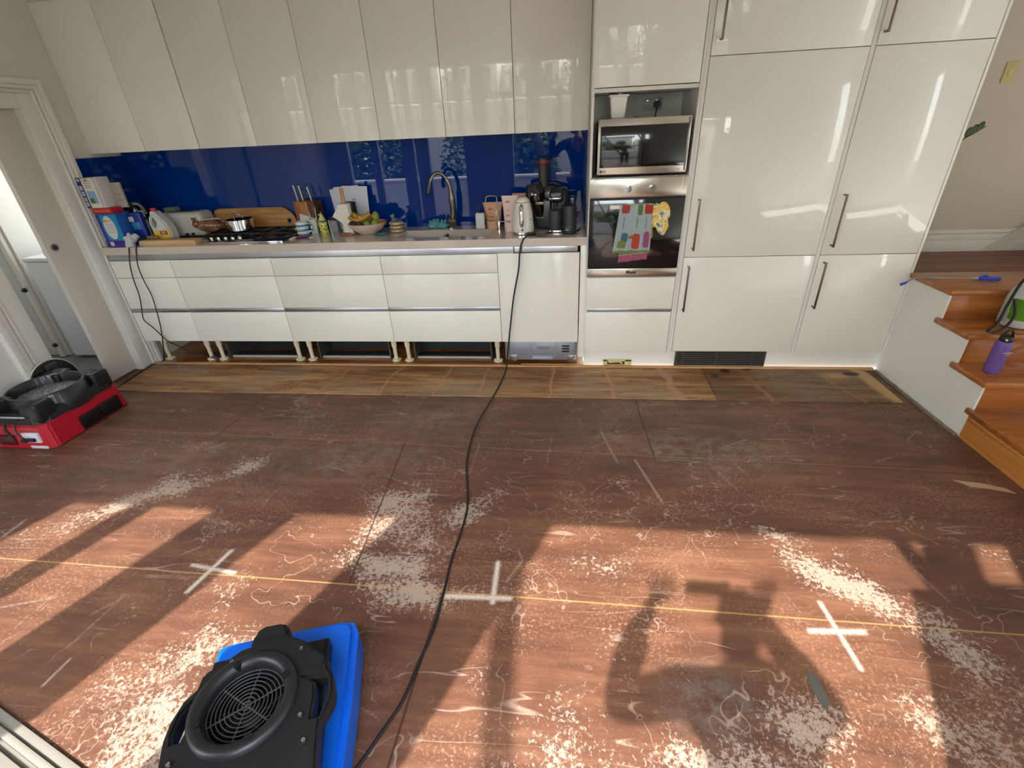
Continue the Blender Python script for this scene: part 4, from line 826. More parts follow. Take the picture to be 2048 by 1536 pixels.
# papers
PAP = mat((206, 206, 216), .7, vary=.03)
y_ = .46
for k, (dx, rz, hh, lab) in enumerate(((-.005, -.10, .30, 'back'), (.015, -.04, .315, 'middle'), (.06, .04, .325, 'front'))):
    M_ = rot((on(692, y_).x - .05 + dx, y_ + .02 - .012 * k, ZT), 0) @ Matrix.Rotation(rz * 1.2, 4, 'Y') @ Matrix.Rotation(-.08, 4, 'X')
    t = thing('letter_sheet', 'white letter leaning on the splashback, %s of the three behind paper towels' % lab, 'letter', M=M_, group='letters behind the paper towel')
    obj('sheet', B(0, .2, 0, .004, 0.004, hh, .001), PAP, t); obj('logo_mark', B(.07, .1, -.001, 0, hh * .7, hh * .72), mat((96, 120, 160), .5), t)
p = on(708, .41); h = Hh(705, 404, .41)
tag(obj('black_canister', lathe(bmn(), [(.05, 0), (.052, .01), (.052, h), (.048, h), (.046, h - .01), (0, h - .01)], p), BLKP), 'tall matt black canister behind the paper towel roll', 'canister')
# paper towel
p = on(700, .29); h = Hh(686, 407, .29); ht = Hh(680, 376, .29)
t = thing('paper_towel_holder', 'paper towel roll on a wooden dowel stand', 'paper towel', p)
obj('base', lathe(bmn(), [(.07, 0), (.074, .004), (.074, .014), (.07, .018), (0, .018)]), wood('dowel_wood', (110, 60, 36), (150, 92, 60), (176, 118, 80), 'x', 2, .4), t)
obj('dowel', cyl(bmn(), (0, 0, ht / 2), .013, ht), wood('dowel_pine', (170, 110, 66), (200, 142, 92), (214, 164, 110), 'z', 2, .4), t)
obj('roll', lathe(bmn(), [(.016, .02), (.043, .02), (.044, .024), (.044, h), (.016, h)]), mat((228, 226, 214), .9, vary=.02, bump=.3, bsc=300), t)
bm = bmn(); t_ = bmesh.new(); q = [(-.085, .62 * h), (-.02, h * 1.0), (.045, h * .97), (.052, .03), (.062, .012), (.035, .006), (.02, .04), (-.0, .36 * h)]
plate(bm, q, (), 0, .002, Matrix.Translation((0, -.048, 0)) @ RX90); obj('loose_sheet', bm, mat((220, 216, 198), .9, bump=.4, bsc=200), t)
# fruit bowl
p = on(738, .30); r = (on(776, .30).x - on(703, .30).x) / 2; h = Hh(745, 444, .30)
t = thing('fruit_bowl', 'wide blush pink bowl of fruit on the worktop', 'bowl', p)
obj('bowl', lathe(bmn(), [(r * .38, 0), (r * .42, .004), (r * .75, h * .4), (r * .98, h * .93), (r, h), (r * .96, h), (r * .7, h * .46), (r * .35, .012), (0, .01)], n=48), mat((214, 190, 178), .45, vary=.03, coat=.2), t)
def fruit(name, lab, cat, x, y, z, rr, m, nz=.02, grp=None):
    o = obj(name, ball(bmn(), (0, 0, 0), rr, 18, nz=nz), m, sharp=180); o.location = p + Vector((x, y, z)); tag(o, lab, cat, grp); return o
YG = mat((132, 134, 44), .45, vary=.15); YB_ = mat((150, 104, 30), .5, vary=.25); KIWI = mat((104, 76, 40), .85, bump=.4, bsc=300)
for k, (x0, lift, lab) in enumerate(((-.10, .03, 'leftmost browning banana draped over the fruit bowl'), (-.07, .045, 'middle banana of the bunch in the fruit bowl'), (-.04, .03, 'right banana of the bunch in the fruit bowl'))):
    bm = tube(bmn(), [(x0 - .03, -.02 + .02 * k, h + lift + .03), (x0 - .01, -.045 + .02 * k, h + lift + .015), (x0 + .03, -.06 + .02 * k, h + lift - .005), (x0 + .08, -.05 + .02 * k, h + lift + .0), (x0 + .11, -.03 + .02 * k, h + lift + .02)], [.006, .017, .02, .018, .006], 10, sm=5)
    o = obj('banana', bm, mat((176, 132, 40), .5, vary=.3), sharp=180); o.location = p; tag(o, lab, 'banana', 'bananas in the bowl')
obj('sticker', ball(bmn(), (-.02, -.065, h + .045), (.007, .002, .005), 10), mat((220, 220, 200), .4), t)
fruit('kiwi_fruit', 'brown kiwi fruit at the middle of the fruit bowl', 'kiwi', .03, -.02, h + .025, (.03, .026, .024), KIWI)
fruit('pear', 'green pear standing tallest at the right of the fruit bowl', 'pear', .075, .0, h + .04, (.026, .026, .035), YG)
fruit('lime', 'green lime at the front middle of the fruit bowl', 'lime', .03, -.075, h + .0, (.026, .024, .022), mat((120, 140, 44), .4, vary=.12))
fruit('green_apple', 'small green fruit at front right of the fruit bowl', 'apple', .085, -.06, h + .004, (.027, .026, .022), mat((126, 140, 46), .4, vary=.12))
fruit('avocado', 'dark avocado at the front left of the fruit bowl', 'avocado', -.075, -.08, h + .0, (.034, .026, .024), mat((26, 22, 16), .5, bump=.4, bsc=150))
fruit('passion_fruit', 'dark brown fruit under the bananas', 'fruit', -.025, -.085, h - .002, (.026, .024, .022), mat((62, 34, 18), .5, bump=.3, bsc=150))
fruit('mandarin', 'small orange brown fruit at the right rim of the bowl', 'mandarin', .125, .0, h - .008, (.026, .026, .02), mat((150, 84, 26), .5))
# small things by the sink
p = on(763, .22)
t = thing('teal_tray', 'small oval teal tray near the sink', 'tray', p); obj('tray', lathe(bmn(), [(.03, 0), (.036, .005), (.036, .014), (.032, .014), (.03, .008), (0, .008)], sx=1.5, sy=.8), mat((24, 92, 92), .4), t)
p = on(795, .33); n = N('crumpet_dough'); f = n.noise(40, 3); n.fin(n.mix(f, lin((150, 112, 78)), lin((210, 184, 150))), .3); n.b.inputs['Coat Weight'].default_value = .8
for k, lab in enumerate(('bottom', 'middle', 'top')):
    tag(obj('muffin', lathe(bmn(), [(.04, 0), (.052, .006), (.054, .013), (.052, .02), (.04, .025), (0, .026)], p + Vector((0, 0, .0005 + k * .0265))), n.m), 'round bread muffin, %s of the wrapped stack beside the sink' % lab, 'muffin', 'muffins in the packet')
bm = tube(bmn(), [p + Vector((-.01, 0, .081)), p + Vector((-.015, 0, .095)), p + Vector((-.02, -.01, .125))], [.035, .012, .024], 10, sm=3); tag(obj('packet_top', bm, mat((180, 190, 200), .15, trans=.7), sharp=180), 'twisted clear plastic bag neck on top of the muffins', 'bag')
# tap
p = on(903, .43)
t = thing('kitchen_tap', 'tall curved brushed steel tap behind the sink', 'tap', p)
BN = mat((150, 144, 134), .28, 1.0)
pts = [(x, y) for x, y in ((905, 455), (907, 430), (904, 400), (899, 372), (888, 352), (876, 346), (866, 350), (860, 362), (857, 380), (856, 389))]
P3 = [W(x, y, 'y', .43 - .14 * i / 9) for i, (x, y) in enumerate(pts)]; P3[0].z = ZT
obj('spout', tube(bmn(), P3[:8], [.024, .022, .015, .012, .012, .012, .012], 14, sm=5), BN, t, True, sharp=60); obj('spray_head', tube(bmn(), P3[7:] , [.014, .017], 14), mat((120, 114, 106), .3, 1.0), t, True)
q = W(900, 442, 'y', .39); obj('lever', tube(bmn(), [q + Vector((.025, .02, 0)), q + Vector((-.015, -.02, 0))], .021, 16), STEEL, t, True); obj('base_ring', cyl(bmn(), (0, 0, .004), .028, .008), BN, t)
p = on(880, .45)
t = thing('rubber_gloves', 'teal rubber gloves dropped behind the sink', 'gloves', p)
bm = lump((-.04, 0, .03), (.045, .03, .03), .2, 22); ball(bm, (.03, 0, .025), (.05, .03, .025), 20, nz=.2)
for k in range(6): tube(bm, [(-.05 + .022 * k, -.01, .02), (-.065 + .03 * k, -.02, .045 + .01 * (k % 3)), (-.06 + .03 * k, -.03, .06 + .008 * (k % 2))], [.012, .010, .007], 8, sm=3)
obj('gloves', bm, mat((84, 152, 152), .6, vary=.1), t, sharp=180)
p = on(962, .36); h = Hh(955, 416, .36)
t = thing('soap_bottle', 'white pump soap bottle left of the filter tap', 'bottle', p)
obj('body', B(-.034, .034, -.022, .022, 0, h * .78, .012, 3), mat((214, 212, 204), .35), t); bm = bmn(); lathe(bm, [(.014, h * .77), (.014, h * .86), (.006, h * .88), (.006, h)], n=16); box(bm, -.03, .008, -.007, .007, h * .97, h * 1.02, .002); obj('pump', bm, BLK, t)
def pouch(px, y, pyt, wpx, lab, c, lines, name='refill_pouch', rz=0.0, grp=None):
    p = on(px, y); h = Hh(px, pyt, y); hw = (on(px + wpx / 2, y).x - p.x)
    t = thing(name, lab, 'pouch', p, rz, grp)
    t_ = bmesh.new(); n_ = 12; rings = []
    for j in range(9):
        s = j / 8; d = .032 * (1 - s) ** .7 + .002; ww = hw * (.8 + .28 * s ** 2)
        rings.append([t_.verts.new((ww * math.cos(2 * math.pi * i / 24) * (1.0), d * math.sin(2 * math.pi * i / 24), h * s)) for i in range(24)])
    for a, b in zip(rings, rings[1:]):
        for i in range(24): t_.faces.new((a[i], a[(i + 1) % 24], b[(i + 1) % 24], b[i]))
    t_.faces.new(rings[0][::-1]); t_.faces.new(rings[-1]); obj('pouch', t_, mat(c, .45, vary=.05, bump=.2, bsc=30), t, sharp=60)
    for i, (s, z, sz, cc) in enumerate(lines):
        zz = h * z; dd = .032 * (1 - z) ** .7 + .004; text('pouch_text', s, sz, TM(-hw * .25, -dd, zz) @ Matrix.Rotation(.0, 4, 'X'), mat(cc, .5), t, bold=.0004)
    obj('pale_patch', ball(bmn(), (hw * .45, -.024, h * .6), (.012, .004, .02), 10), mat((220, 206, 206), .5), t)
    return t
pouch(988, .40, 404, 36, 'tan refill pouch standing behind the slim filter tap', (206, 152, 112), [('sku', .75, .026, (60, 50, 44)), ('rice', .6, .016, (190, 90, 70)), ('Triple', .46, .024, (120, 90, 64)), ('Oxygen', .33, .022, (120, 90, 64))], rz=.05)
pouch(1046, .36, 386, 36, 'orange tan refill pouch hidden behind pale pink pouch and kettle', (204, 140, 106), [('sku', .85, .02, (60, 80, 80))])
pouch(1022, .27, 391, 30, 'pale pink refill pouch between filter tap and kettle', (226, 194, 182), [('sku', .84, .022, (70, 56, 56)), ('rice', .6, .014, (180, 80, 60)), ('dry', .46, .02, (130, 100, 90)), ('bags', .3, .022, (130, 100, 90))])
p = on(999, .30)
t = thing('filter_tap', 'slim chrome square-arched filter tap beside the sink', 'tap', p)
P3 = [W(x, y, 'y', .30) for x, y in ((997, 437), (993, 394), (990, 392), (976, 392), (972, 394), (971, 406))]
obj('spout', tube(bmn(), P3, .0045, 8), CHROME, t, True); obj('body', lathe(bmn(), [(.018, 0), (.018, .004), (.012, .006), (.011, .07), (.008, .075)]), CHROME, t); obj('lever', tube(bmn(), [(-.012, 0, .06), (.04, -.005, .06)], .005, 8), CHROME, t)
# kettle
p = on(1047, .17); h = Hh(1047, 393, .17); r = (on(1069, .17).x - on(1026, .17).x) / 2
t = thing('kettle', 'cream retro electric kettle with chrome handle', 'kettle', p, .0)
KC = mat((222, 218, 204), .22, coat=1.0, vary=.01)
obj('body', lathe(bmn(), [(r * .99, h * .07), (r, h * .1), (r * .98, h * .25), (r * .9, h * .55), (r * .72, h * .83), (r * .68, h * .86)], n=48), KC, t)
obj('lid', lathe(bmn(), [(r * .67, h * .865), (r * .66, h * .89), (r * .5, h * .96), (r * .25, h), (0, h * 1.0)], n=48), KC, t); obj('lid_seam', lathe(bmn(), [(r * .69, h * .855), (r * .69, h * .867)], n=48), DGREY, t)
obj('base_ring', lathe(bmn(), [(r * .96, h * .01), (r * 1.0, h * .02), (r * 1.0, h * .068), (r * .97, h * .07)], n=48), CHROME, t); obj('power_base', lathe(bmn(), [(r * .95, 0), (r * .97, h * .012), (0, h * .014)], n=48), BLK, t)
bm = tube(bmn(), [(-.002, -r * .82, h * .80), (-.002, -r * 1.12, h * .76), (-.002, -r * 1.28, h * .62), (-.002, -r * 1.26, h * .36), (-.002, -r * 1.12, h * .28), (-.002, -r * .97, h * .25)], [.010, .014, .015, .015, .012, .008], 12, sm=4); obj('handle', bm, CHROME, t, sharp=180)
bm = cyl(bmn(), (0, -r * 1.0, h * .145), .007, .01, 'y'); obj('switch', bm, DGREY, t); text('badge_text', 'smeg', .012, TM(r * .72, -r * .72, h * .42, .75), mat((96, 96, 92), .3), t)
# juicer
p = on(1090, .40); h = Hh(1092, 318, .38)
t = thing('juicer', 'black cold press juicer with tall chute behind the kettle', 'juicer', p)
JB = mat((20, 20, 21), .3, coat=.5); hb = Hh(1100, 372, .38)
obj('base', B(-.07, .085, -.11, .1, 0, hb * .74, .02, 3), mat((74, 76, 76), .3, .7), t); bm = bmn(); lathe(bm, [(.085, hb * .35), (.095, hb * .6), (.095, hb * .9), (.08, hb * 1.02), (.05, hb * 1.06)], (.03, .02, 0)); obj('motor_cover', bm, JB, t)
obj('chute', lathe(bmn(), [(.036, hb * .98), (.038, h * .97), (.042, h), (.036, h), (.034, hb), (0, hb)], (-.005, -.02, 0)), mat((70, 66, 60), .15, trans=.3), t); obj('chute_rim', lathe(bmn(), [(.040, h * .93), (.044, h * .94), (.044, h * 1.0), (.04, h * 1.0)], (-.005, -.02, 0)), mat((110, 40, 32), .4), t); obj('pusher', lathe(bmn(), [(.05, h * 1.0), (.05, h * 1.02), (0, h * 1.02)], (-.005, -.02, 0)), BLK, t)
M_ = Matrix.Translation((-.05, -.07, hb * .62)) @ Matrix.Rotation(-.25, 4, 'Y'); bm = bmn(); lathe(bm, [(.04, -.10), (.055, -.05), (.066, .02), (.07, .03), (.07, .075), (.045, .13), (.03, .135)], M=M_); obj('juice_bowl', bm, mat((24, 16, 10), .12, coat=1.0), t)
bm = bmn(); box(bm, -.06, -.0, -.15, -.14, hb * .62, hb * .69, .005); obj('latch', bm, mat((150, 140, 126), .3, .5), t); text('brand_text', 'kuvings', .016, TM(-.03, -.112, hb * .3), mat((190, 190, 186), .3), t)
bm = bmn(); tube(bm, [(-.12, -.02, hb * .74), (-.11, -.02, hb * .9), (-.08, -.02, hb * 1.02), (-.055, -.02, hb * 1.03)], [.014, .02, .02, .014], 8, sm=3, flat=.3); obj('side_sticker', bm, mat((190, 200, 150), .5), t)
# pod machine
p = on(1112, .25); h = Hh(1112, 378, .25)
t = thing('coffee_pod_machine', 'black coffee pod machine right of the juicer', 'coffee machine', p)
obj('body', B(-.045, .085, .0, .17, 0, h, .03, 4), mat((18, 18, 20), .35, coat=.3), t); obj('head', B(-.045, .055, -.075, .03, h * .70, h, .025, 4), mat((20, 20, 22), .3, coat=.4), t)
obj('chrome_bar', B(-.045, .035, -.078, -.07, h * .79, h * .83, .003), CHROME, t); text('brand_text', 'Nespresso', .012, TM(-.005, -.0765, h * .88), mat((190, 190, 190), .3), t); obj('nozzle', cyl(bmn(), (0, -.045, h * .66), .014, .03), BLK, t)
obj('cup_stand', lathe(bmn(), [(.045, .012), (.047, .02), (.047, h * .52), (.04, h * .53), (0, h * .53)], (.0, -.045, 0)), mat((58, 61, 64), .5), t); obj('drip_tray', B(-.045, .045, -.10, .0, 0, .018, .006), CHROME, t)
obj('water_tank', B(.088, .135, .06, .16, .02, h * .78, .012, 3), mat((96, 116, 150), .1, trans=.75), t)
# milk frother
p = on(1139, .13); h = Hh(1137, 411, .13); r = (on(1154, .13).x - on(1125, .13).x) / 2
t = thing('milk_frother', 'black ribbed milk frother cup at the right end of worktop', 'frother', p)
FR = mat((34, 38, 40), .5, vary=.08)
obj('body', lathe(bmn(), [(r * .92, 0), (r, .006), (r, h * .1), (r * .96, h * .14), (r * .95, h * .93), (r * .9, h), (r * .8, h), (0, h * .99)], n=40), FR, t); text('logo_text', 'breville', .014, TM(-.012, -r * .97, h * .26), mat((130, 134, 134), .4), t); obj('badge', B(-.03, -.005, -r * .98, -r * .93, h * .16, h * .19, .002), mat((200, 200, 200), .4), t); bm = tube(bmn(), [(r * .8, .02, .012), (r * 1.2, .03, .012), (r * 1.5, .06, .02)], .007, 8, sm=3); obj('cord', bm, BLK, t)
p = on(1082, .07); t = thing('glass_tealight', 'small ribbed clear glass dish near the worktop front edge', 'glass dish', p)
obj('dish', lathe(bmn(), [(.034, 0), (.036, .003), (.038, .022), (.034, .022), (.032, .006), (0, .005)]), mat((170, 160, 150), .08, trans=.85), t)
# ------------------------------------------------------------------ cords
CORD = mat((20, 19, 19), .5)
pts = [on(1120, .2, ZT + .006), on(1098, .14, ZT + .006), on(1072, .09, ZT + .006), on(1056, .03, ZT + .008), W(1047, 478, 'y', -.016), W(1040, 500, 'y', -.02)] + [W(x, y, 'y', -.03) for x, y in ((1037, 540), (1028, 590), (1022, 640), (1017, 690))] + [W(x, y, 'z', .006) for x, y in ((1011, 748), (1000, 772), (978, 810), (955, 850), (940, 890), (933, 930), (935, 975), (934, 1020), (920, 1070), (903, 1120), (886, 1190), (866, 1260), (840, 1320), (806, 1400), (760, 1470), (715, 1536), (690, 1580))]
pts[9] = W(1014, 722, 'y', -.034)
pts[10] = Vector((pts[10].x, -.07, .0165)); pts[11].z = .0165; pts[12].z = .0165; pts[13].z = .016; pts[14].z = .009
tag(obj('mains_flex', tube(bmn(), pts, .0055, 8, sm=5), CORD, sharp=180), 'long black extension cord from worktop running down across the brown floor', 'cord')
q = [W(258, 495, 'z', ZT + .006), W(258, 500, 'y', -.018)] + [W(x, y, 'y', -.03) for x, y in ((260, 530), (268, 562), (279, 592), (284, 622), (288, 640), (306, 655), (324, 672), (338, 683))]
q += [Vector((-3.40, .07, .15)), Vector((-3.32, .12, .05)), Vector((-3.2, .14, .012))]
for k in range(26): a = k * .62; q.append(Vector((-3.15 + .08 * math.cos(a) + .003 * k, .14 + .05 * math.sin(a), .012 + .0013 * k)))
tag(obj('extension_lead', tube(bmn(), q, .004, 6, sm=3), CORD, sharp=180), 'black cord hanging down left cabinets, ending coiled under the drawers', 'cord')
q = [W(273, 494, 'z', ZT + .006), W(272, 500, 'y', -.02)] + [W(x, y, 'y', -.036) for x, y in ((276, 532), (288, 562), (303, 590), (312, 618), (318, 640), (323, 665))] + [W(x, y, 'z', .008) for x, y in ((330, 712),)] + [Vector((-3.60, -.02, .014)), Vector((-3.59, -.12, .015)), Vector((-3.58, -.3, .015)), Vector((-3.56, -.5, .008)), Vector((-3.52, -.60, .012))]
q[8] = Vector((-3.56, .05, .016))
tag(obj('extension_lead', tube(bmn(), q, .0042, 6, sm=4), CORD, sharp=180), 'black cord hanging down left cabinets to the red air mover', 'cord')
# ------------------------------------------------------------------ blue air mover
BLU = mat((0, 100, 222), .38, vary=.05, bump=.05, bsc=300)
a = math.radians(20); M0 = Matrix.Translation((-1.03, -2.58, 0)) @ Matrix.Rotation(a, 4, 'Z')
t = thing('air_mover', 'blue air mover with black round inlet grille facing up', 'air mover', M=M0)
bm = plate(bmn(), [(-.19, .21), (-.185, .285), (-.15, .292), (.22, .275), (.262, .262), (.278, .22), (.268, .0), (.25, -.2), (.235, -.32), (-.16, -.32), (-.19, -.2)], (), .012, .13, bev=.022); obj('housing', bm, BLU, t, sharp=50)
bm = plate(bmn(), [(-.15, .18), (.2, .17), (.2, -.28), (-.14, -.28)], [circ(0, -.012, .116, 48)], .128, .195, bev=.01); obj('snail_housing', bm, BLK, t, sharp=50)
bm = bmn(); [cyl(bm, (x, y, .007), .016, .014) for x in (-.15, .22) for y in (-.27, .24)]; obj('foot', bm, BLK, t)
out = [(-.024, .165), (-.022, .19), (-.012, .212), (.0, .224), (.066, .222), (.084, .205), (.098, .168), (.119, .156), (.155, .13), (.188, .089), (.215, .071), (.223, .05), (.222, .032), (.236, .011), (.245, -.035), (.242, -.065), (.23, -.09), (.213, -.119), (.214, -.183), (.218, -.235), (.215, -.32), (-.165, -.32), (-.175, -.2), (-.182, -.129), (-.194, -.058), (-.192, -.011), (-.175, .04), (-.148, .066), (-.144, .103), (-.111, .116), (-.075, .145), (-.05, .162)]
hR = [(.17, .012), (.205, .006), (.223, 0), (.227, -.02), (.217, -.08), (.208, -.104), (.19, -.1), (.194, -.05), (.19, -.004)]
hL = [(-.148, .027), (-.13, .022), (-.138, -.03), (-.15, -.074), (-.166, -.072), (-.173, -.046), (-.168, 0)]
C0 = (.0, -.012); rI = .112
bm = plate(bmn(), out, [hR, hL, circ(C0[0], C0[1], rI + .006, 48)], .195, .243, bev=.008); obj('inlet_plate', bm, BLKP, t, sharp=45, label='black side plate with grab handles')
bm = bmn(); lathe(bm, [(rI + .032, .24), (rI + .030, .256), (rI + .022, .262), (rI + .006, .262), (rI - .004, .254), (rI - .008, .235), (rI - .010, .19), (rI + .004, .19), (rI + .032, .24)], (C0[0], C0[1], 0), n=64, cap=False); obj('inlet_ring', bm, mat((30, 31, 34), .38, vary=.1), t, sharp=50)
o = obj('boss', plate(bmn(), [(-.012, .17), (-.006, .205), (.012, .216), (.06, .214), (.076, .2), (.084, .17)], (), .24, .256, bev=.006), BLKP, t, sharp=45)
bm = bmn(); ca, sa = C0
for k in range(9):
    rr = .012 + k * .0112; tube(bm, [(ca + rr * math.cos(2 * math.pi * i / 48), sa + rr * math.sin(2 * math.pi * i / 48), .225) for i in range(48)], .0016, 6, closed=True)
for k in range(3):
    an = math.pi * k / 3 + .35; tube(bm, [(ca - .108 * math.cos(an), sa - .108 * math.sin(an), .2235), (ca + .108 * math.cos(an), sa + .108 * math.sin(an), .2235)], .002, 6)
obj('grille', bm, mat((84, 86, 88), .35, .3), t)
bm = bmn(); lathe(bm, [(0, .15), (.03, .155), (.034, .17), (.02, .178), (0, .18)], (ca, sa, 0)); cyl(bm, (ca, sa, .137), .1165, .012, n=40)
for k in range(10): box(bm, .032, .098, -.002, .002, .14, .17, M=Matrix.Translation((ca, sa, 0)) @ Matrix.Rotation(k * math.pi / 5, 4, 'Z') @ Matrix.Rotation(.5, 4, 'X') @ Matrix.Translation((0, .07, -.0)))
obj('fan_wheel', bm, mat((10, 10, 11), .6), t)
bm = lathe(bmn(), [(rI + .004, .13), (rI + .004, .24)], (ca, sa, 0), n=48)
for an, in ((.35,), (.35 + math.pi / 2,), (.35 + math.pi,), (.35 + 1.5 * math.pi,)):
    q = (ca + (rI + .004) * math.cos(an), sa + (rI + .004) * math.sin(an)); bm2 = bmn(); cyl(bm2, (q[0], q[1], .254), .011, .02, n=16); obj('ring_clip', bm2, mat((8, 8, 9), .5), t)
bm.free()
for x, y in ((.137, .112), (-.066, .123), (.178, -.158), (-.155, -.126), (.16, -.09)):
    bm = bmn(); cyl(bm, (x, y, .2435), .011, .003, n=20, mi=0); o = obj('screw_recess', bm, BLK, t); bm = bmn(); cyl(bm, (x, y, .246), .006, .005, n=6); obj('screw', bm, CHROME, o)
obj('boss', cyl(bmn(), (.185, .055, .243), .024, .012, n=24), BLKP, t); obj('boss', cyl(bmn(), (-.115, .09, .243), .018, .012, n=24), BLKP, t)
# ------------------------------------------------------------------ red air mover
RED = mat((176, 14, 38), .38, vary=.08)
yA, yB_, xA, xB = -1.19, -.61, -3.725, -3.28
t = thing('air_mover', 'red and black air mover lying flat near the left doorway', 'air mover', (-3.5, -.9, 0))
def chs(z0, z1, ins0, ins1, ch, bm, bev=.008, x0=None, x1=None, y0=None, y1=None):
    x0 = xA if x0 is None else x0; x1 = xB if x1 is None else x1; y0 = yA if y0 is None else y0; y1 = yB_ if y1 is None else y1
    t_ = bmesh.new(); rr = []
    for z, i in ((z0, ins0), (z1, ins1)):
        X0, X1, Y0, Y1 = x0 + i, x1 - i, y0 + i, y1 - i; c = ch
        rr.append([t_.verts.new(v + (z,)) for v in ((X0, Y0 + c), (X0 + c, Y0), (X1 - c, Y0), (X1, Y0 + c), (X1, Y1 - c), (X1 - c, Y1), (X0 + c, Y1), (X0, Y1 - c))])
    for i in range(8): t_.faces.new((rr[0][i], rr[0][(i + 1) % 8], rr[1][(i + 1) % 8], rr[1][i]))
    t_.faces.new(rr[0][::-1]); t_.faces.new(rr[1]); bmesh.ops.bevel(t_, geom=t_.edges[:], offset=bev, segments=2, affect='EDGES'); merge(bm, t_); return bm
obj('lower_housing', chs(.004, .165, .0, .014, .035, bmn()), RED, t, True)
bm = bmn(); chs(.164, .235, .016, .03, .05, bm); obj('upper_housing', bm, mat((22, 23, 25), .42, vary=.1), t, True)
for x in (xA + .085, xB - .085):
    for y in (yA + .09, yB_ - .09):
        bm = bmn(); box(bm, x - .062, x + .062, y - .06, y + .06, .17, .298, .016, 3); box(bm, x - .02, x + .02, y - .03, y + .03, .29, .304, .006); obj('foot_block', bm, mat((24, 25, 28), .38, vary=.1), t, True)
cx, cy = -3.50, -.90
bm = lathe(bmn(), [(.215, .20), (.205, .295), (.2, .302), (.19, .302), (.186, .295), (.178, .16), (.215, .16), (.215, .20)], (cx, cy, 0), n=64, cap=False); obj('inlet_ring', bm, mat((27, 29, 34), .35, coat=.4), t, True)
bm = lathe(bmn(), [(0, .25), (.06, .252), (.10, .245), (.176, .24), (.176, .23), (0, .23)], (cx, cy, 0), n=48)
n = N('glint_mesh'); v = n.n('TexVoronoi'); v.inputs['Scale'].default_value = 60; n.l(n.c, v.inputs['Vector']); n.fin(n.mix(n.rng(v.outputs['Distance'], .25, .45), lin((212, 210, 216)), lin((110, 106, 112))), .35, .3)  # mesh pattern, its pale tone brightened for the sun reflected in it
obj('mesh_disc', bm, n.m, t, True)
bm = bmn(); box(bm, xB - .008, xB + .006, yA + .21, yA + .35, .012, .105, .005); box(bm, xB - .008, xB + .006, yA + .355, yB_ - .07, .012, .11, .005); obj('side_vent', bm, mat((10, 10, 11), .4), t, True)
bm = bmn(); box(bm, xB - .17, xB - .06, yA - .006, yA + .01, .055, .125, .003); obj('white_label', bm, mat((214, 212, 220), .4), t, True); bm = bmn(); box(bm, xB - .16, xB - .04, yA - .003, yA + .004, .01, .03, .002); obj('white_label', bm, mat((206, 204, 206), .4), t, True)
for x in (xA + .14,): obj('hand_slot', B(x - .06, x + .06, yA - .004, yA + .01, .03, .1, .006), mat((70, 8, 16), .5), t, True)
bm = box(bmn(), xA + .1, xB - .12, yA + .02, yA + .10, .214, .222, .003); obj('control_label', bm, mat((190, 176, 190), .35), t, True)
bm = tube(bmn(), [(xB - .15, yA + .04, .216), (xB - .16, yA - .01, .20), (xB - .15, yA - .03, .13), (xB - .12, yA - .02, .085)], .004, 8, sm=4); cyl(bm, (xB - .11, yA - .014, .082), .012, .05, 'x', n=12); box(bm, xB - .17, xB - .13, yA - .03, yA - .008, .07, .09, .004); obj('plug_and_cord', bm, BLK, t, True)
bm = tube(bmn(), [(xB - .25, yA + .0, .20), (xB - .24, yA - .02, .15), (xB - .22, yA - .02, .1)], [.006, .009, .007], 8); obj('strap', bm, BLK, t, True)
# round black thing behind
p = W(88, 745, 'z', .2)
t = thing('round_cover', 'round black cover with pale rim standing behind the red air mover', 'cover', M=Matrix.Translation((-3.742, -.655, .178)) @ Matrix.Rotation(math.pi / 2, 4, 'Y'))
obj('disc', lathe(bmn(), [(0, -.008), (.165, -.008), (.17, -.004), (.165, .004), (.14, .008), (0, .010)], n=48), BLK, t); obj('rim', lathe(bmn(), [(.171, -.012), (.176, -.010), (.176, -.002), (.171, 0)], n=48, cap=False), mat((200, 204, 176), .5), t); obj('latch', B(-.15, -.11, -.03, .05, .008, .018, .004), DGREY, t)
# ------------------------------------------------------------------ glazed wall and the outside behind the viewer
FRM = mat((206, 208, 204), .45, vary=.02)
yG = -3.36
bm = bmn(); box(bm, -3.93, -1.70, yG - .06, yG + .06, 2.2, 2.9); box(bm, -1.70, 4.4, yG - .06, yG + .06, 2.2, 2.9); struct('wall_front', bm, PAINT)
struct('post_1', B(-1.66, -.94, yG - .05, yG + .05, 0, 2.2, .004), FRM)  # solid pier, unseen, set by the shadow it throws on the floor
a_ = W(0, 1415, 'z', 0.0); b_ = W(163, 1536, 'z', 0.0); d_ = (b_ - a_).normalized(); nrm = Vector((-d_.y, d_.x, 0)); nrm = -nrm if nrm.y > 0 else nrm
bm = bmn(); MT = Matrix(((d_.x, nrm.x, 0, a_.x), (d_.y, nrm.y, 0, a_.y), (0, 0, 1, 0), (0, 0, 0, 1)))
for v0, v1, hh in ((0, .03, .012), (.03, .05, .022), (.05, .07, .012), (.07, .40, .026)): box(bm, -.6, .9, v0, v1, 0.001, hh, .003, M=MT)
struct('trim_4', bm, mat((128, 126, 118), .5, vary=.04))  # grey set darker to stand in for shade over the track
for i, (a, b) in enumerate(((-3.93, -3.46), (-3.10, -2.98), (-2.62, -2.43), (-2.40, -2.20), (.66, .84))):
    struct('post_%d' % (i + 2), B(a, b, yG - .04, yG + .04, 0, 2.2, .004), FRM)  # solid posts, unseen, placed so their shadows band the floor
struct('wall_front', B(1.0, 4.4, yG - .06, yG + .06, 0, 2.2), PAINT)
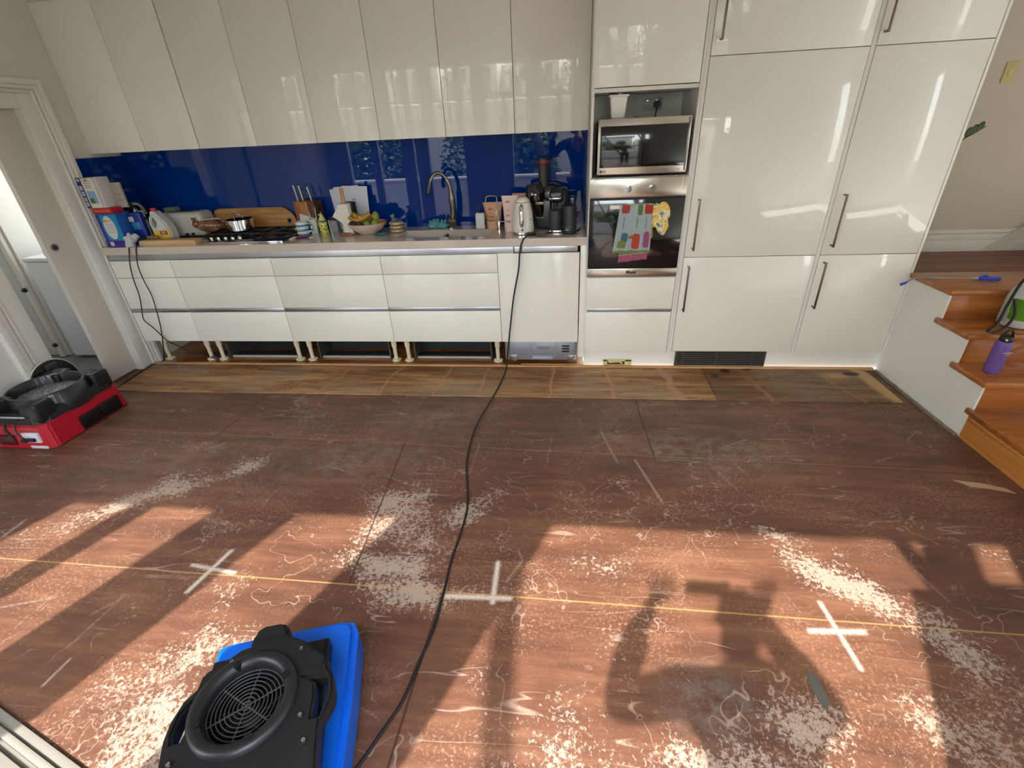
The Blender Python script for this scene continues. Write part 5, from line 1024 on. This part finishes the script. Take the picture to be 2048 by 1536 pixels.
struct('post_12', B(.585, .655, yG - .03, yG + .03, 0, 1.8), FRM); struct('post_13', B(.845, .995, yG - .03, yG + .03, 0, 1.85), FRM)  # solid panels, unseen, added and cut low to shorten two sun patches
tag(obj('sun_edge_panel', plate(bmn(), [(.75, 0), (.75, 1.42), (.66, 1.78), (.50, 2.2), (.58, 2.2), (.72, 1.8), (.84, 1.4), (.84, 0)], (), -.02, .02, Matrix(((1, 0, 0, 0), (0, 0, 1, yG + .10), (0, 1, 0, 0), (0, 0, 0, 1)))), mat((120, 116, 106), .9)), 'unseen panel added to shape the right edge of the sun patch', 'sun_edge_panel')  # added plate, sloped edge cut to shape the sun patch
struct('ceiling', B(-6.0, -3.77, -1.3, .1, 2.6, 2.66), PAINT)
struct('floor', B(-9, 9, -14, -3.2, -.06, -.012), mat((96, 92, 86), .8, vary=.1))
tag(obj('parapet_wall', B(-9, 9, -5.9, -5.75, 0, .78), mat((196, 198, 204), .7)), 'pale parapet wall of the terrace behind the viewer', 'wall')
tag(obj('parapet_cap', B(-9, 9, -5.95, -5.70, .78, .81), mat((238, 238, 236), .4)), 'bright white cap along the top of the terrace parapet', 'cap')
def crown(name, lab, cat, cs, nleaf, sz, cols, trunk=None):
    t = thing(name, lab, cat, cs[0][0]); bm = bmn()
    for k in range(nleaf):
        c, r = random.choice(cs); d = Vector((random.gauss(0, 1), random.gauss(0, 1), random.gauss(0, 1))).normalized() * random.uniform(.6, 1.0)
        p = Vector(c) + Vector((d.x * r[0], d.y * r[1], d.z * r[2]))
        M_ = Matrix.Translation(p) @ Matrix.Rotation(random.uniform(0, 6.3), 4, 'Z') @ Matrix.Rotation(random.uniform(-1.2, 1.2), 4, 'X') @ Matrix.Rotation(random.uniform(-1, 1), 4, 'Y')
        s = sz * random.uniform(.6, 1.4); q = [bm.verts.new(M_ @ Vector(v)) for v in ((-s, 0, 0), (0, -s * .45, 0.02 * s), (s, 0, 0), (0, s * .45, .02 * s))]
        f = bm.faces.new(q); f.material_index = random.randrange(len(cols))
    obj('leaves', bm, [mat(c, .5, vary=.2) for c in cols], t, True, sharp=180)
    if trunk: obj('trunk', tube(bmn(), trunk[0], trunk[1], 10, sm=2), mat((96, 82, 64), .9, vary=.2), t, True, sharp=180)
GR = [(62, 96, 34), (96, 132, 52), (40, 70, 28), (130, 156, 74)]
crown('shadow_tree', 'unseen leaning tree added on the terrace to cast a shadow stripe', 'tree', [((-2.0, -4.7, 5.0), (1.3, .6, .7))], 1500, .08, GR, ([(-.0, -4.5, 0), (-.35, -4.5, .8), (-1.07, -4.5, 2.2), (-1.45, -4.5, 3.2), (-1.8, -4.5, 4.6)], [.07, .06, .05, .045, .04]))  # added tree, unseen, trunk leaned to throw the dark centre stripe
for i, (x, y, h, lab) in enumerate(((-5.4, -8.0, 1.5, 'leftmost'), (-2.0, -8.4, 1.0, 'second'), (1.4, -8.2, 1.35, 'third'), (4.4, -8.0, 1.7, 'rightmost'))):
    crown('hedge_bush', lab + ' green bush beyond the terrace parapet', 'bush', [((x, y, .5 + h * .5), (1.3, .8, h)), ((x + .8, y, .4 + h * .4), (.9, .8, h * .8))], 2600, .1, GR, ([(x, y, 0), (x, y, h)], .08))
t = thing('neighbour_house', 'white neighbouring house beyond the bushes', 'house', (-3, -13, 0))
obj('wall', B(-6.5, .5, -14, -12.5, 0, 3.4), mat((222, 220, 212), .8), t, True); obj('roof', B(-6.8, .8, -14.2, -12.2, 3.4, 3.6), mat((120, 110, 104), .7), t, True)
for k in range(3): obj('window', B(-5.8 + k * 2.1, -4.7 + k * 2.1, -12.52, -12.46, 1.3, 2.5), mat((60, 74, 92), .1), t, True)
# ------------------------------------------------------------------ the person taking the picture (seen only as a shadow)
def skin(name, V, Ed, m, parent, sub=1):
    me = bpy.data.meshes.new(name); me.from_pydata([v[0] for v in V], Ed, []); o = bpy.data.objects.new(name, me); COL.objects.link(o)
    md = o.modifiers.new('s', 'SKIN'); 
    for i, v in enumerate(V):
        r = v[1]; me.skin_vertices[0].data[i].radius = (r, r) if not isinstance(r, tuple) else r
    me.skin_vertices[0].data[0].use_root = True
    sd = o.modifiers.new('d', 'SUBSURF'); sd.levels = sub; sd.render_levels = sub
    bpy.context.view_layer.update()
    m2 = bpy.data.meshes.new_from_object(o.evaluated_get(bpy.context.evaluated_depsgraph_get())); bpy.data.objects.remove(o)
    b = bmesh.new(); b.from_mesh(m2)
    return b
t = thing('person', 'person in dark clothes holding a phone up, seen only as a shadow', 'person', (.02, -3.52, 0))
V = [((.03, -3.50, .93), (.14, .11)), ((.02, -3.50, 1.12), (.13, .10)), ((.0, -3.47, 1.36), (.16, .10)), ((-.03, -3.44, 1.48), .055), ((-.05, -3.42, 1.54), .05), ((-.055, -3.40, 1.66), (.075, .095)), ((-.055, -3.41, 1.74), .06),
     ((-.19, -3.46, 1.41), .06), ((-.40, -3.40, 1.24), .045), ((-.36, -3.30, 1.48), .035), ((-.33, -3.28, 1.56), .028),
     ((.17, -3.46, 1.41), .06), ((.25, -3.40, 1.26), .06), ((.13, -3.33, 1.44), .05), ((.05, -3.30, 1.56), .035),
     ((-.07, -3.50, .86), .09), ((-.09, -3.50, .48), .06), ((-.10, -3.53, .09), .04), ((-.11, -3.42, .035), .035),
     ((.13, -3.50, .86), .09), ((.15, -3.50, .48), .06), ((.16, -3.53, .09), .04), ((.17, -3.42, .035), .035)]
Ed = [(0, 1), (1, 2), (2, 3), (3, 4), (4, 5), (5, 6), (2, 7), (7, 8), (8, 9), (9, 10), (2, 11), (11, 12), (12, 13), (13, 14), (0, 15), (15, 16), (16, 17), (17, 18), (0, 19), (19, 20), (20, 21), (21, 22)]
b = skin('body', V, Ed, None, t, 2); SKN = mat((200, 150, 124), .6)
for (hx, sgn, spread) in ((-.325, 1, 1.0), (.075, -1, .5)):
    base = Vector((hx, -3.28, 1.56)); pal = skin('h', [(base, .03), (base + Vector((0, .0, .05)), (.038, .016)), (base + Vector((0, .0, .085)), (.038, .014))], [(0, 1), (1, 2)], None, t, 1); me = bpy.data.meshes.new('x'); pal.to_mesh(me); b.from_mesh(me)
    for k, L in enumerate((.062, .075, .08, .07)):
        q = base + Vector(((k - 1.5) * .021, 0, .085)); dd = Vector(((k - 1.5) * .16 * spread, .12, 1)).normalized()
        fb = skin('f', [(q, .009), (q + dd * L * .5, .009), (q + dd * L + Vector((0, .008, 0)), .0075)], [(0, 1), (1, 2)], None, t, 1); me = bpy.data.meshes.new('x'); fb.to_mesh(me); b.from_mesh(me)
    q = base + Vector((sgn * .03, 0, .03)); fb = skin('f', [(q, .011), (q + Vector((sgn * .03, .01, .03)), .010), (q + Vector((sgn * .045, .015, .06)), .008)], [(0, 1), (1, 2)], None, t, 1); me = bpy.data.meshes.new('x'); fb.to_mesh(me); b.from_mesh(me)
obj('body', b, SKN, t, True, sharp=180)
V2 = [(v[0], (v[1][0] + .02, v[1][1] + .02) if isinstance(v[1], tuple) else v[1] + .015) for v in V]
idx = [0, 1, 2, 7, 8, 9, 11, 12, 13]; mp = {k: i for i, k in enumerate(idx)}
obj('shirt', skin('s', [V2[k] for k in idx], [(mp[a], mp[b_]) for a, b_ in Ed if a in mp and b_ in mp], None, t, 2), mat((36, 40, 60), .9), t, True, sharp=180)
idx = [0, 15, 16, 17, 19, 20, 21]; mp = {k: i for i, k in enumerate(idx)}
obj('trousers', skin('s', [V2[k] for k in idx], [(mp[a], mp[b_]) for a, b_ in Ed if a in mp and b_ in mp], None, t, 2), mat((30, 32, 38), .9), t, True, sharp=180)
bm = ball(bmn(), (-.055, -3.425, 1.70), (.088, .10, .10), 20); obj('hair', bm, mat((50, 34, 24), .8), t, True, sharp=180)
bm = bmn(); [ball(bm, (-.055 + s * .03, -3.315, 1.665), .011, 10) for s in (-1, 1)]; ball(bm, (-.055, -3.305, 1.635), (.012, .014, .022), 10); ball(bm, (-.055, -3.315, 1.60), (.022, .008, .007), 10); [ball(bm, (-.055 + s * .078, -3.40, 1.65), (.01, .018, .028), 10) for s in (-1, 1)]; obj('face', bm, SKN, t, True, sharp=180)
tag(obj('phone', B(-.22, -.05, -3.262, -3.253, 1.60, 1.68, .003), BLKG), 'black phone held up by the person', 'phone')
